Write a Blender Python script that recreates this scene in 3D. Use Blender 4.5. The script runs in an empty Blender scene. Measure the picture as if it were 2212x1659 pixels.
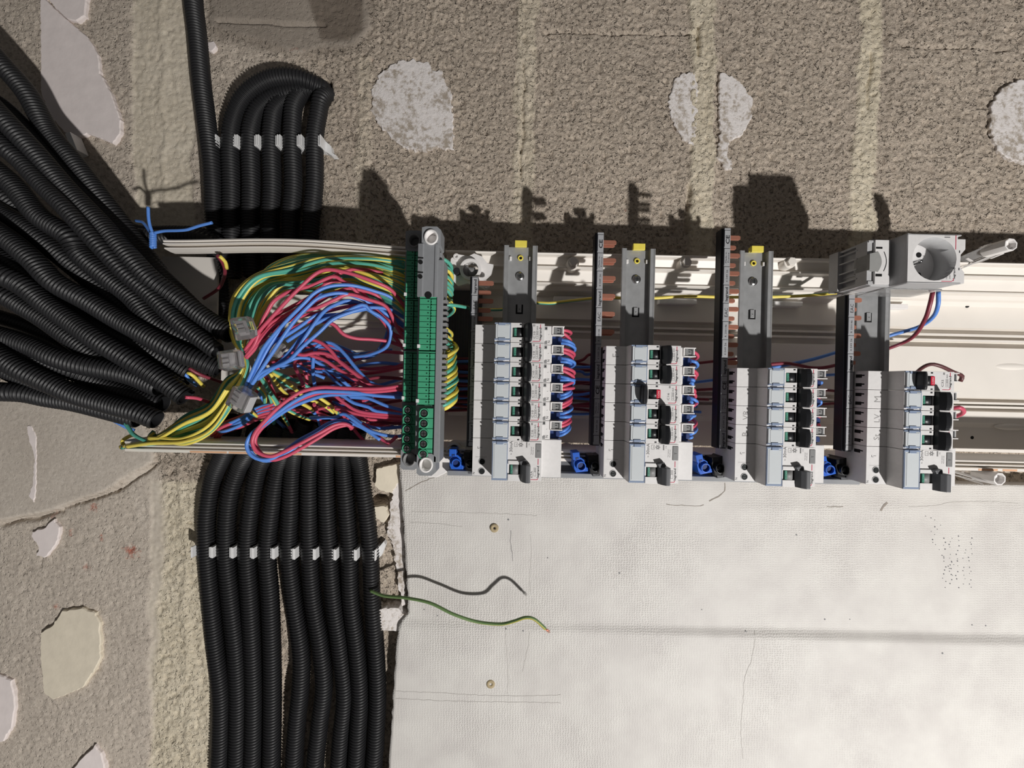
import bpy, bmesh, math, random
import numpy as np
from mathutils import Vector, Matrix, noise

# ---------------------------------------------------------------- camera, world, light
# Real world up is the photo's LEFT (the phone was held sideways): photo right = -Z, photo down = -X.
# Authoring space is millimetres: u = photo right, v = photo down, h = distance out of the block wall.
D_CAM, F_PX = 522.0, 900.0
scene = bpy.context.scene
COL = scene.collection

def W(u, v, h):
    return Vector((-v * .001, -h * .001, -u * .001))

def S(h):
    return (D_CAM - h) / F_PX

def UV(px, py, h):
    s = S(h)
    return (px - 1106.0) * s, (py - 829.5) * s

cam_data = bpy.data.cameras.new('camera')
cam_data.sensor_width = 36.0
cam_data.lens = F_PX / 2212.0 * 36.0
cam_data.clip_start = .01
cam = bpy.data.objects.new('camera', cam_data)
COL.objects.link(cam)
cam.location = W(0, 0, D_CAM)
cam.matrix_world = Matrix(((0, 1, 0, 0), (0, 0, -1, -D_CAM * .001), (-1, 0, 0, 0), (0, 0, 0, 1)))
scene.camera = cam

world = bpy.data.worlds.new('world')
scene.world = world
world.use_nodes = True
world.node_tree.nodes['Background'].inputs['Color'].default_value = (1.0, .95, .93, 1)
world.node_tree.nodes['Background'].inputs['Strength'].default_value = .072

ld = bpy.data.lights.new('work_lamp', 'POINT')
ld.energy = 139.0
ld.shadow_soft_size = .026
ld.color = (1.0, .975, .945)
lo = bpy.data.objects.new('work_lamp', ld)
lo.location = W(880, 1000, 1450)
COL.objects.link(lo)

vs = scene.view_settings
vs.view_transform = 'Standard'
vs.look = 'None'
vs.gamma = 1
vs.use_curve_mapping = False
vs.exposure = 0.0
rng = random.Random(7)

# ---------------------------------------------------------------- materials
MATS = {}
def lin(c):
    return tuple((x / 255 / 12.92 if x / 255 <= .04045 else ((x / 255 + .055) / 1.055) ** 2.4) for x in c)

def mat(name, rgb, rough=.5, metal=0.0, noise_amt=.04, scale=300, bump=0.0, trans=0.0, ior=1.45, coat=0.0, alpha=1.0):
    m = bpy.data.materials.new(name)
    m.use_nodes = True
    nt = m.node_tree
    b = nt.nodes['Principled BSDF']
    c = lin(rgb)
    b.inputs['Roughness'].default_value = rough
    b.inputs['Metallic'].default_value = metal
    b.inputs['IOR'].default_value = ior
    b.inputs['Transmission Weight'].default_value = trans
    b.inputs['Coat Weight'].default_value = coat
    b.inputs['Alpha'].default_value = alpha
    tc = nt.nodes.new('ShaderNodeTexCoord')
    nz = nt.nodes.new('ShaderNodeTexNoise')
    nz.inputs['Scale'].default_value = scale
    nz.inputs['Detail'].default_value = 4
    nt.links.new(tc.outputs['Object'], nz.inputs['Vector'])
    mx = nt.nodes.new('ShaderNodeMix')
    mx.data_type = 'RGBA'
    mx.inputs[6].default_value = tuple(x * (1 - noise_amt * 2) for x in c) + (1,)
    mx.inputs[7].default_value = tuple(min(1, x * (1 + noise_amt * 2)) for x in c) + (1,)
    nt.links.new(nz.outputs['Fac'], mx.inputs[0])
    nt.links.new(mx.outputs[2], b.inputs['Base Color'])
    if bump:
        bp = nt.nodes.new('ShaderNodeBump')
        bp.inputs['Strength'].default_value = 1
        bp.inputs['Distance'].default_value = bump
        nt.links.new(nz.outputs['Fac'], bp.inputs['Height'])
        nt.links.new(bp.outputs[0], b.inputs['Normal'])
    MATS[name] = m
    return m

mat('device_plastic', (222, 220, 219), .42)
mat('shade_plastic', (182, 182, 183), .5)
mat('terminal_grey', (132, 132, 132), .5)
mat('print_black', (30, 30, 34), .6)
mat('print_grey', (120, 120, 122), .6)
mat('print_red', (190, 40, 75), .6)
mat('pencil', (150, 148, 147), .7)
mat('toggle_black', (34, 35, 38), .38)
mat('toggle_grey', (98, 99, 102), .45)
mat('indicator_green', (52, 112, 94), .4)
mat('indicator_text', (120, 190, 165), .4)
mat('indicator_red', (205, 40, 65), .4)
mat('cover_clear', (206, 211, 214), .18, noise_amt=.01)
mat('cover_blue', (138, 152, 176), .2)
mat('conduit_black', (34, 34, 36), .48, noise_amt=.1)
mat('wire_red', (206, 84, 108), .4)
mat('wire_darkred', (132, 52, 66), .4)
mat('wire_brown', (98, 58, 60), .4)
mat('wire_blue', (92, 142, 222), .38)
mat('wire_green', (92, 176, 156), .38)
mat('wire_yellow', (238, 218, 100), .38)
mat('strip_green', (72, 162, 124), .42)
mat('strip_dark', (16, 66, 46), .5)
mat('holder_grey', (138, 140, 143), .5)
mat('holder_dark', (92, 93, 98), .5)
mat('white_plastic', (234, 231, 229), .4)
mat('pvc_white', (236, 230, 222), .42, noise_amt=.03, scale=30)
mat('pvc_stain', (228, 180, 145), .5)
mat('hole_black', (8, 8, 9), .8)
mat('copper', (206, 140, 118), .35, metal=.6)
mat('comb_black', (24, 25, 34), .42)
mat('comb_label', (166, 167, 170), .5)
mat('block_blue', (40, 98, 200), .36)
mat('block_navy', (26, 50, 104), .5)
mat('block_black', (20, 20, 22), .32)
mat('zinc', (172, 173, 174), .36, metal=.35, noise_amt=.1, scale=120)
mat('clip_yellow', (240, 222, 96), .4)
mat('screw_steel', (205, 205, 205), .22, metal=1.0)
mat('screw_dark', (52, 56, 56), .4, metal=.5)
mat('clip_white', (232, 232, 232), .45)
mat('clear_plastic', (250, 250, 250), .08, trans=.85, noise_amt=0, ior=1.3)
mat('socket_inner', (150, 150, 148), .5)
mat('plaster', (238, 228, 225), .85, noise_amt=.05, scale=60, bump=.0006)
mat('plaster_warm', (230, 220, 200), .85, noise_amt=.06, scale=60, bump=.0008)
mat('plug_tan', (176, 160, 128), .8)
mat('crack_grey', (150, 142, 134), .9)
mat('pencil_line', (196, 192, 187), .9)

# ---------------------------------------------------------------- mesh builder (local a, b, h in mm)
class MB:
    def __init__(self):
        self.v = []; self.f = []; self.mi = []; self.sm = []
    def add(self, verts, faces, mi=0, smooth=False):
        o = len(self.v)
        self.v.extend(verts)
        for f in faces:
            self.f.append(tuple(i + o for i in f)); self.mi.append(mi); self.sm.append(smooth)
        return self
    def box(self, a0, a1, b0, b1, h0, h1, mi=0):
        vs = [(a, b, h) for a in (a0, a1) for b in (b0, b1) for h in (h0, h1)]
        fs = [(0, 1, 3, 2), (4, 6, 7, 5), (0, 4, 5, 1), (2, 3, 7, 6), (0, 2, 6, 4), (1, 5, 7, 3)]
        return self.add(vs, fs, mi)
    def prism(self, pts, axis, lo_, hi_, mi=0, smooth=False):
        """pts: 2D outline; axis 'b': pts are (a,h); 'h': (a,b); 'a': (b,h)"""
        def mk(p, t):
            if axis == 'b': return (p[0], t, p[1])
            if axis == 'h': return (p[0], p[1], t)
            return (t, p[0], p[1])
        n = len(pts)
        vs = [mk(p, lo_) for p in pts] + [mk(p, hi_) for p in pts]
        self.add(vs, [(i, (i + 1) % n, n + (i + 1) % n, n + i) for i in range(n)], mi, smooth)
        self.add(vs, [tuple(range(n)), tuple(range(2 * n - 1, n - 1, -1))], mi)
        return self
    def cyl(self, c, r, h0, h1, axis='h', n=20, mi=0, r2=None):
        r2 = r if r2 is None else r2
        vs = []
        for t, rr in ((h0, r), (h1, r2)):
            for i in range(n):
                q = 2 * math.pi * i / n
                x, y = rr * math.cos(q), rr * math.sin(q)
                if axis == 'h': vs.append((c[0] + x, c[1] + y, t))
                elif axis == 'a': vs.append((t, c[0] + x, c[1] + y))
                else: vs.append((c[0] + x, t, c[1] + y))
        self.add(vs, [(i, (i + 1) % n, n + (i + 1) % n, n + i) for i in range(n)], mi, True)
        self.add(vs, [tuple(range(n)), tuple(range(2 * n - 1, n - 1, -1))], mi)
        return self
    def ring(self, c, r0, r1, h0, h1, n=24, mi=0, sq=1.0):
        vs = []
        for rr, t in ((r0, h0), (r1, h0), (r1, h1), (r0, h1)):
            for i in range(n):
                q = 2 * math.pi * i / n
                vs.append((c[0] + rr * math.cos(q), c[1] + rr * math.sin(q) * sq, t))
        fs = []
        for k in range(4):
            for i in range(n):
                fs.append((k * n + i, k * n + (i + 1) % n, ((k + 1) % 4) * n + (i + 1) % n, ((k + 1) % 4) * n + i))
        return self.add(vs, fs, mi, True)
    def plate_hole(self, outline, c, r, h0, h1, mi=0, n=28):
        """flat plate (a,b outline, star-shaped about c) with a round hole"""
        def hit(q):
            d = Vector((math.cos(q), math.sin(q))); best = 1e9
            for i in range(len(outline)):
                p = Vector(outline[i]) - Vector(c); e = Vector(outline[(i + 1) % len(outline)]) - Vector(outline[i])
                den = d.x * e.y - d.y * e.x
                if abs(den) < 1e-9: continue
                t = (p.x * e.y - p.y * e.x) / den; w = (p.x * d.y - p.y * d.x) / den
                if t > 0 and -1e-6 <= w <= 1 + 1e-6: best = min(best, t)
            return best
        qs = [2 * math.pi * i / n for i in range(n)]
        for p in outline:
            qs.append(math.atan2(p[1] - c[1], p[0] - c[0]) % (2 * math.pi))
        qs = sorted(set(round(q, 5) for q in qs)); n = len(qs)
        vs = []
        for t in (h0, h1):
            for q in qs: vs.append((c[0] + r * math.cos(q), c[1] + r * math.sin(q), t))
            for q in qs:
                R = hit(q); vs.append((c[0] + R * math.cos(q), c[1] + R * math.sin(q), t))
        fs = []
        for i in range(n):
            j = (i + 1) % n
            fs += [(i, j, n + j, n + i), (2 * n + i, 3 * n + i, 3 * n + j, 2 * n + j),
                   (i, 2 * n + i, 2 * n + j, j), (n + i, n + j, 3 * n + j, 3 * n + i)]
        return self.add(vs, fs, mi)
    def tube(self, pts, r, n=8, mi=0, caps=True, twist=0.0, mi2=None, frac=.5, phase=0.0, corr=None):
        """pts: dense list of (a,b,h) points"""
        P_ = [Vector(p) for p in pts]
        T = [(P_[min(i + 1, len(P_) - 1)] - P_[max(i - 1, 0)]).normalized() for i in range(len(P_))]
        ref = Vector((0, 0, 1)) if abs(T[0].z) < .9 else Vector((1, 0, 0))
        nrm = (ref - T[0] * ref.dot(T[0])).normalized()
        vs = []; s = 0
        for i, p in enumerate(P_):
            if i:
                nrm = (nrm - T[i] * nrm.dot(T[i])).normalized(); s += (p - P_[i - 1]).length
            bn = T[i].cross(nrm)
            rr = r if corr is None else corr[i]
            for k in range(n):
                q = 2 * math.pi * (k / n + phase + twist * s)
                vs.append(tuple(p + nrm * (rr * math.cos(q)) + bn * (rr * math.sin(q))))
        o = len(self.v); self.v.extend(vs); m = len(P_)
        for i in range(m - 1):
            for k in range(n):
                j = (k + 1) % n
                self.f.append((o + i * n + k, o + i * n + j, o + (i + 1) * n + j, o + (i + 1) * n + k))
                self.mi.append(mi2 if (mi2 is not None and k / n < frac) else mi); self.sm.append(True)
        if caps:
            self.f.append(tuple(o + k for k in range(n))); self.mi.append(mi); self.sm.append(False)
            self.f.append(tuple(o + (m - 1) * n + k for k in reversed(range(n)))); self.mi.append(mi); self.sm.append(False)
        return self
    def text(self, s, a, b, h, size, mi=0, width=None, thick=.06, bold=False):
        """lettering that reads upwards in the photo; a,b = centre of the line"""
        vs, fs = text_shape(s, bold)
        xs = [p[0] for p in vs]; ys = [p[1] for p in vs]
        w = max(xs) - min(xs); cx = (max(xs) + min(xs)) / 2
        kx = size if width is None else width / w
        out = [(a - (p[1] - .34) * size, b - (p[0] - cx) * kx, h + p[2] * thick) for p in vs]
        return self.add(out, fs, mi)
    def mesh(self, name, mats, bevel=0.0, merge=False):
        me = bpy.data.meshes.new(name)
        me.from_pydata([(-q[1] * .001, -q[2] * .001, -q[0] * .001) for q in self.v], [], self.f)
        for m in (mats if isinstance(mats, (list, tuple)) else [mats]):
            me.materials.append(MATS[m])
        me.polygons.foreach_set('material_index', self.mi)
        me.polygons.foreach_set('use_smooth', self.sm)
        bm = bmesh.new(); bm.from_mesh(me)
        bmesh.ops.remove_doubles(bm, verts=bm.verts, dist=1e-6)
        bmesh.ops.recalc_face_normals(bm, faces=bm.faces)
        if bevel:
            ed = [e for e in bm.edges if len(e.link_faces) == 2 and e.calc_face_angle(0) > .6]
            bmesh.ops.bevel(bm, geom=ed, offset=bevel * .001, segments=2, affect='EDGES', profile=.6, clamp_overlap=True)
        bm.to_mesh(me); bm.free()
        return me

TXT = {}
def text_shape(s, bold=False):
    if (s, bold) in TXT: return TXT[(s, bold)]
    cu = bpy.data.curves.new('lettering', 'FONT')
    cu.body = s; cu.size = 1.0; cu.extrude = .5; cu.resolution_u = 2
    if bold: cu.offset = .025
    ob = bpy.data.objects.new('lettering', cu)
    COL.objects.link(ob)
    dg = bpy.context.evaluated_depsgraph_get()
    me = ob.evaluated_get(dg).to_mesh()
    vs = [tuple(v.co) for v in me.vertices]; fs = [tuple(p.vertices) for p in me.polygons]
    ob.evaluated_get(dg).to_mesh_clear()
    bpy.data.objects.remove(ob); bpy.data.curves.remove(cu)
    TXT[(s, bold)] = (vs, fs)
    return vs, fs

def tag(o, label, cat, group=None):
    o['label'] = label; o['category'] = cat
    if group: o['group'] = group
    return o

def obj(name, me, parent=None):
    o = bpy.data.objects.new(name, me)
    COL.objects.link(o)
    if parent is not None: o.parent = parent
    return o

SUBPART = {'indicator_text': 'indicator', 'terminal_mark': 'phase_terminal', 'button_mark': 'test_button', 'clip_eyelet': 'yellow_end_clip', 'slot_tongue': 'rail_slot',
           'cover_hinge': 'label_cover', 'neutral_clamp': 'neutral_recess', 'bezel_slot': 'housing', 'busbar_slot': 'housing', 'toggle_guard': 'toggle', 'latch_mark': 'terminal_body'}
def put(parts, t):
    made = {}
    for nm, me in parts:
        made[nm] = obj(nm, me, made.get(SUBPART.get(nm), t))

TH = math.radians(1.3)
CT, ST = math.cos(TH), math.sin(TH)
def to_uv(a, b):                      # panel frame -> wall frame
    return a * CT - b * ST, a * ST + b * CT
def to_ab(u, v):
    return u * CT + v * ST, -u * ST + v * CT

def thing(name, a, b, h, label, cat, group=None, rot=0.0, wallframe=False):
    o = bpy.data.objects.new(name, None)
    COL.objects.link(o)
    o.empty_display_size = .01
    if wallframe: u, v = a, b; ang = rot
    else: (u, v), ang = to_uv(a, b), TH + rot
    o.location = W(u, v, h)
    o.rotation_euler = (0, ang, 0)
    return tag(o, label, cat, group)

def crom(pts, step=3.0, closed=False):
    P_ = [Vector(p) for p in pts]
    if len(P_) < 3:
        n = max(2, int((P_[1] - P_[0]).length / step))
        return [tuple(P_[0].lerp(P_[1], i / n)) for i in range(n + 1)]
    Q = [P_[0] * 2 - P_[1]] + P_ + [P_[-1] * 2 - P_[-2]]
    out = []
    for i in range(1, len(Q) - 2):
        p0, p1, p2, p3 = Q[i - 1:i + 3]
        n = max(2, int((p2 - p1).length / step))
        for k in range(n):
            t = k / n
            out.append(tuple(.5 * ((2 * p1) + (p2 - p0) * t + (2 * p0 - 5 * p1 + 4 * p2 - p3) * t * t + (3 * p1 - p0 - 3 * p2 + p3) * t ** 3)))
    out.append(tuple(Q[-2]))
    return out

def px3(p):                           # (px, py, h) -> (u, v, h)
    u, v = UV(p[0], p[1], p[2]); return (u, v, p[2])

def centred(mb_pts):
    c = sum((Vector(p) for p in mb_pts), Vector()) / len(mb_pts)
    return c

def finish_free(name, mb, mats, label, cat, group=None, bevel=0, origin=None):
    """one-mesh thing authored directly in wall (u,v,h) millimetres"""
    c = Vector(origin) if origin is not None else centred(mb.v)
    mb.v = [(p[0] - c[0], p[1] - c[1], p[2] - c[2]) for p in mb.v]
    o = obj(name, mb.mesh(name, mats, bevel))
    o.location = W(*c)
    return tag(o, label, cat, group) if label else o

def wire(pts, color, label, group=None, r=1.85, raw=False, name='electrical_wire', bare=0):
    P_ = pts if raw else [px3(p) for p in pts]
    d = crom(P_, 2.5)
    mb = MB()
    if color == 'gy':
        mb.tube(d, r, n=10, mi=0, mi2=1, frac=.45, phase=rng.random(), twist=rng.uniform(-.004, .004))
        mats = ['wire_green', 'wire_yellow']
    else:
        mb.tube(d, r, n=8); mats = ['wire_' + color]
    return finish_free(name, mb, mats, label, 'wire', group)

def conduit(pts, label, group=None, r=10.3, pitch=3.5, raw=False, name='corrugated_conduit', open_end=True):
    P_ = pts if raw else [px3(p) for p in pts]
    d = [Vector(p) for p in crom(P_, 1.5)]
    # resample by arc length at pitch/4
    out = [d[0]]; acc = 0; step = pitch / 5; L = 0
    i = 1; cur = d[0]
    while i < len(d):
        seg = (d[i] - cur).length
        if seg >= step - L:
            cur = cur.lerp(d[i], (step - L) / seg); out.append(cur.copy()); L = 0
        else:
            L += seg; cur = d[i]; i += 1
    prof = [1.0, .98, .88, .81, .88]
    corr = [r * prof[k % 5] for k in range(len(out))]
    mb = MB(); mb.tube(out, r, n=18, corr=corr, caps=False)
    # inner wall so that an end reads as an open tube
    n = len(out)
    if open_end:
        k0 = max(0, n - 14)
        mb.tube(out[k0:], r * .78, n=18, caps=False)
        mb.tube([out[k0], out[k0] + (out[k0 + 1] - out[k0]) * .3], r * .77, n=18)
    return finish_free(name, mb, ['conduit_black'], label, 'conduit', group)
ORD = ['first', 'second', 'third', 'fourth', 'fifth', 'sixth', 'seventh', 'eighth', 'ninth', 'tenth', 'eleventh', 'twelfth', 'thirteenth', 'fourteenth', 'fifteenth', 'sixteenth', 'seventeenth', 'eighteenth', 'nineteenth', 'twentieth']
# ---------------------------------------------------------------- block wall
def vnoise(x, y, cell, seed):
    r = np.random.RandomState(seed); T = r.rand(257, 257)
    X = x / cell + 1000; Y = y / cell + 1000
    xi = np.floor(X).astype(int); yi = np.floor(Y).astype(int)
    fx = X - xi; fy = Y - yi; fx = fx * fx * (3 - 2 * fx); fy = fy * fy * (3 - 2 * fy)
    a = T[xi % 256, yi % 256]; b = T[(xi + 1) % 256, yi % 256]; c = T[xi % 256, (yi + 1) % 256]; d = T[(xi + 1) % 256, (yi + 1) % 256]
    return (a * (1 - fx) + b * fx) * (1 - fy) + (c * (1 - fx) + d * fx) * fy

def sstep(x, e0, e1):
    t = np.clip((x - e0) / (e1 - e0), 0, 1); return t * t * (3 - 2 * t)

def in_poly(x, y, poly, soft):
    """signed-ish distance mask of a polygon (1 inside) with a soft edge"""
    inside = np.zeros(x.shape, bool); dist = np.full(x.shape, 1e9)
    n = len(poly)
    for i in range(n):
        x0, y0 = poly[i]; x1, y1 = poly[(i + 1) % n]
        c = ((y0 > y) != (y1 > y)) & (x < (x1 - x0) * (y - y0) / ((y1 - y0) or 1e-9) + x0)
        inside ^= c
        dx, dy = x1 - x0, y1 - y0
        t = np.clip(((x - x0) * dx + (y - y0) * dy) / (dx * dx + dy * dy + 1e-9), 0, 1)
        dist = np.minimum(dist, np.hypot(x - x0 - t * dx, y - y0 - t * dy))
    sd = np.where(inside, dist, -dist)
    return sstep(sd, -soft, soft)

def build_wall():
    def axis(lo, hi, fine_lo, fine_hi, st, coarse):
        return np.concatenate([np.arange(lo, fine_lo, coarse), np.arange(fine_lo, fine_hi, st), np.arange(fine_hi, hi + 1, coarse)])
    us = axis(-1000, 1000, -660, 660, 1.6, 25.0); vs_ = axis(-900, 900, -495, 495, 1.6, 25.0)
    U, V = np.meshgrid(us, vs_, indexing='ij')
    px = U / S(0) + 1106; py = V / S(0) + 829.5
    wob = (vnoise(U, V, 40, 1) - .5) * 14 + (vnoise(U, V, 9, 2) - .5) * 8
    pxw = px + wob; pyw = py + (vnoise(U, V, 30, 3) - .5) * 8
    H = np.zeros_like(U); mort = np.zeros_like(U); smooth = np.zeros_like(U); red = np.zeros_like(U); white = np.zeros_like(U)
    lower = sstep(py, 860, 900)
    def band(x0, x1, y0, y1, height, slope=0.0, strength=1.0):
        nonlocal H, mort
        xx = pxw - slope * (py - y0)
        m = sstep(xx, x0 - 5, x0 + 5) * (1 - sstep(xx, x1 - 5, x1 + 5)) * sstep(py, y0 - 8, y0 + 8) * (1 - sstep(py, y1 - 8, y1 + 8))
        H += m * height; mort = np.maximum(mort, m * strength)
        return m
    band(285, 415, -600, 600, -1.6)
    band(325, 470, 1040, 2600, -1.2, strength=.95)
    band(1136, 1180, -600, 700, 1.2, slope=-.03, strength=.6)
    band(1508, 1560, -600, 700, 2.6, slope=-.02, strength=.85)
    band(1890, 1940, -600, 700, 1.6, slope=-.05, strength=.9)
    band(770, 800, 120, 700, 1.2, strength=.3)
    band(2270, 2320, -600, 700, 1.6)
    # raised centre ribs in the mortar
    for x0, sl in ((350, .0), (1548, -.02), (1937, -.05), (1172, -.03), (372, .02)):
        xx = pxw - sl * py
        H += np.exp(-((xx - x0) / 7) ** 2) * 1.6 * (1 if x0 > 400 else .8) * ((py < 700) if x0 != 372 else (py > 1000))
    # cracks beside the mortar
    def crack(x0, y0, x1, y1, w=2.6, d=4.0, amp=8):
        nonlocal H
        wx = (vnoise(U, V, 22, 5) - .5) * amp; wy = (vnoise(U, V, 22, 6) - .5) * amp
        X = px + wx; Y = py + wy
        dx, dy = x1 - x0, y1 - y0
        t = np.clip(((X - x0) * dx + (Y - y0) * dy) / (dx * dx + dy * dy), 0, 1)
        dist = np.hypot(X - x0 - t * dx, Y - y0 - t * dy)
        H -= np.exp(-(dist / w) ** 2) * d
    crack(1178, 66, 1500, 74, 3, 5); crack(1950, 96, 2180, 104, 3, 5); crack(470, 46, 700, 54, 3, 5)
    crack(1508, 60, 1508, 120, 4, 6); crack(1133, 140, 1124, 380, 2.6, 4); crack(1490, 400, 1486, 500, 5, 7)
    crack(1882, 110, 1876, 230, 3, 5); crack(0, 1130, 130, 1105, 5, 6); crack(130, 1100, 250, 1060, 3.5, 5)
    crack(250, 1060, 330, 1005, 4, 5); crack(2180, 60, 2212, 85, 5, 5)
    # smooth cement skim lower left, patchy render below it
    cem = in_poly(pxw, pyw, [(-300, 850), (300, 850), (330, 960), (340, 1000), (250, 1050), (130, 1100), (-300, 1180)], 6)
    smooth = np.maximum(smooth, cem); H += cem * 3.5
    skim = in_poly(pxw, pyw, [(-300, 1120), (120, 1100), (300, 1030), (345, 1080), (350, 1200), (320, 1700), (-300, 1800)], 10)
    smooth = np.maximum(smooth, skim * .7)
    grey = in_poly(px, py, [(255, 1010), (345, 1010), (352, 1200), (300, 1170)], 14); smooth = np.maximum(smooth, grey * .8)
    # smooth skim, plus a soft-edged darker tone, above the upper conduits
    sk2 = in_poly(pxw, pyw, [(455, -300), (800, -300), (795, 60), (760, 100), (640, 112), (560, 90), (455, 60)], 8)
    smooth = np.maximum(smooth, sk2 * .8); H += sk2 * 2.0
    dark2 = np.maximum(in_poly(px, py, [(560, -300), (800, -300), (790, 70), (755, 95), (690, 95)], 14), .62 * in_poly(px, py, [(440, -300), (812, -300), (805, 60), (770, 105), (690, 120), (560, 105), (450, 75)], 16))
    for (cx, cy, r_) in ((202, 1100, 18), (285, 1190, 26), (115, 1112, 16), (215, 1160, 14), (150, 1150, 12), (120, 1310, 14), (190, 1230, 14), (1350, 455, 6), (640, 108, 30), (790, 120, 26)):
        dd = np.hypot(px - cx, (py - cy)) / r_
        red = np.maximum(red, np.clip(1.2 - dd, 0, 1) * (.4 + .6 * vnoise(U, V, 5, 9)) * (.45 if cy < 200 else 1))
    # rough grain; smoother in cement, pits elsewhere
    g = (vnoise(U * .8 + V * .6, V * .8 - U * .6, 6.3, 11) - .5) * 1.2 + (vnoise(U * .6 - V * .8, U * .8 + V * .6, 3.4, 12) - .5) * 2.2
    pit = vnoise(U, V, 5.5, 13); pit = np.clip(pit - .66, 0, 1) * 9
    big = (vnoise(U, V, 90, 14) - .5) * 3
    rough = (1 - .88 * np.clip(smooth, 0, 1)) * (1 - .35 * mort) * (1 - .45 * (1 - sstep(px, 560, 760)) * (1 - lower))
    H += g * rough * (1 + .5 * mort) + big - pit * rough
    # chipped corner between conduits and board
    chip = in_poly(pxw, pyw, [(820, 1000), (900, 1000), (900, 1300), (835, 1290), (825, 1150)], 6)
    white = np.maximum(white, chip * .0)
    smooth = np.maximum(smooth, .45 * (1 - sstep(px, 540, 720)) * (1 - lower))
    # hole the upper conduits enter
    hole = np.hypot((px - 704) / 12, (py - 197) / 26); H -= np.clip(1.25 - hole, 0, 1) * 60
    hole2 = np.hypot((px - 625) / 26, (py - 1490) / 50); H -= np.clip(1.2 - hole2, 0, 1) * 14
    hole3 = np.hypot((px - 680) / 14, (py - 1530) / 70); H -= np.clip(1.2 - hole3, 0, 1) * 14
    hole4 = np.hypot((px - 818) / 20, (py - 1078) / 10); H -= np.clip(1.2 - hole4, 0, 1) * 22
    H -= .5
    nu, nv = U.shape
    co = np.stack([-V * .001, -H * .001, -U * .001], -1).reshape(-1, 3)
    idx = np.arange(nu * nv).reshape(nu, nv)
    q = np.stack([idx[:-1, :-1], idx[:-1, 1:], idx[1:, 1:], idx[1:, :-1]], -1).reshape(-1, 4)
    me = bpy.data.meshes.new('wall_back')
    me.vertices.add(len(co)); me.vertices.foreach_set('co', co.ravel())
    me.loops.add(q.size); me.loops.foreach_set('vertex_index', q.ravel().astype(np.int32))
    me.polygons.add(len(q)); me.polygons.foreach_set('loop_start', (np.arange(len(q)) * 4).astype(np.int32))
    me.polygons.foreach_set('use_smooth', np.ones(len(q), bool))
    me.update(calc_edges=True)
    ca = me.color_attributes.new('kind_of_stuff', 'FLOAT_COLOR', 'POINT')
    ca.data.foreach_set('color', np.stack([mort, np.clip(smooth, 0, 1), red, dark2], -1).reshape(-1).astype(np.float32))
    o = obj('wall_back', me); o['kind'] = 'structure'
    # material
    m = bpy.data.materials.new('concrete_block'); m.use_nodes = True; nt = m.node_tree; b = nt.nodes['Principled BSDF']
    b.inputs['Roughness'].default_value = .95; b.inputs['Specular IOR Level'].default_value = .2
    N = nt.nodes.new; Lk = nt.links.new
    at = N('ShaderNodeVertexColor'); at.layer_name = 'kind_of_stuff'
    sp = N('ShaderNodeSeparateColor'); Lk(at.outputs['Color'], sp.inputs[0])
    tc = N('ShaderNodeTexCoord')
    def nz(scale, detail=5, rough_=.6):
        x = N('ShaderNodeTexNoise'); x.inputs['Scale'].default_value = scale; x.inputs['Detail'].default_value = detail; x.inputs['Roughness'].default_value = rough_
        Lk(tc.outputs['Object'], x.inputs['Vector']); return x
    def ramp(src, c0, c1, p0=.3, p1=.7):
        r_ = N('ShaderNodeValToRGB'); r_.color_ramp.elements[0].position = p0; r_.color_ramp.elements[1].position = p1
        r_.color_ramp.elements[0].color = lin(c0) + (1,); r_.color_ramp.elements[1].color = lin(c1) + (1,); Lk(src, r_.inputs[0]); return r_
    def mix(f, A, B):
        x = N('ShaderNodeMix'); x.data_type = 'RGBA'
        if isinstance(f, float): x.inputs[0].default_value = f
        else: Lk(f, x.inputs[0])
        Lk(A, x.inputs[6]); Lk(B, x.inputs[7]); return x.outputs[2]
    n1 = nz(14); n2 = nz(260, 5, .65); n3 = nz(800, 3)
    base = mix(.5, ramp(n1.outputs['Fac'], (186, 172, 156), (218, 202, 183)).outputs[0], ramp(n2.outputs['Fac'], (160, 147, 133), (240, 226, 209), .35, .65).outputs[0])
    mor = mix(.35, ramp(n1.outputs['Fac'], (212, 200, 175), (227, 216, 194)).outputs[0], ramp(n2.outputs['Fac'], (190, 177, 152), (244, 236, 217), .3, .7).outputs[0])
    cemc = mix(.3, ramp(n1.outputs['Fac'], (190, 180, 168), (208, 199, 187)).outputs[0], ramp(n2.outputs['Fac'], (160, 149, 137), (232, 222, 210), .3, .7).outputs[0])
    redc = ramp(n2.outputs['Fac'], (150, 84, 68), (206, 138, 118))
    c = mix(sp.outputs[0], base, mor); c = mix(sp.outputs[1], c, cemc); rm = N('ShaderNodeMath'); rm.operation = 'MULTIPLY_ADD'; Lk(sp.outputs[2], rm.inputs[0]); rm.inputs[1].default_value = 2.0
    rn = N('ShaderNodeMath'); rn.operation = 'MULTIPLY_ADD'; n5 = nz(90, 5, .7); Lk(n5.outputs['Fac'], rn.inputs[0]); rn.inputs[1].default_value = 5.0; rn.inputs[2].default_value = -3.4; Lk(rn.outputs[0], rm.inputs[2])
    rg = N('ShaderNodeMath'); rg.operation = 'MULTIPLY'; rg.use_clamp = True; Lk(rm.outputs[0], rg.inputs[0]); rl = N('ShaderNodeMath'); rl.operation = 'GREATER_THAN'; rl.inputs[1].default_value = .02; Lk(sp.outputs[2], rl.inputs[0]); Lk(rl.outputs[0], rg.inputs[1])
    c = mix(rg.outputs[0], c, redc.outputs[0])
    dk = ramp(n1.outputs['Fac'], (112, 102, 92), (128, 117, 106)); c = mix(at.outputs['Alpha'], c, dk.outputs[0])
    Lk(c, b.inputs['Base Color'])
    n4 = nz(250, 2, .5)
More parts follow.
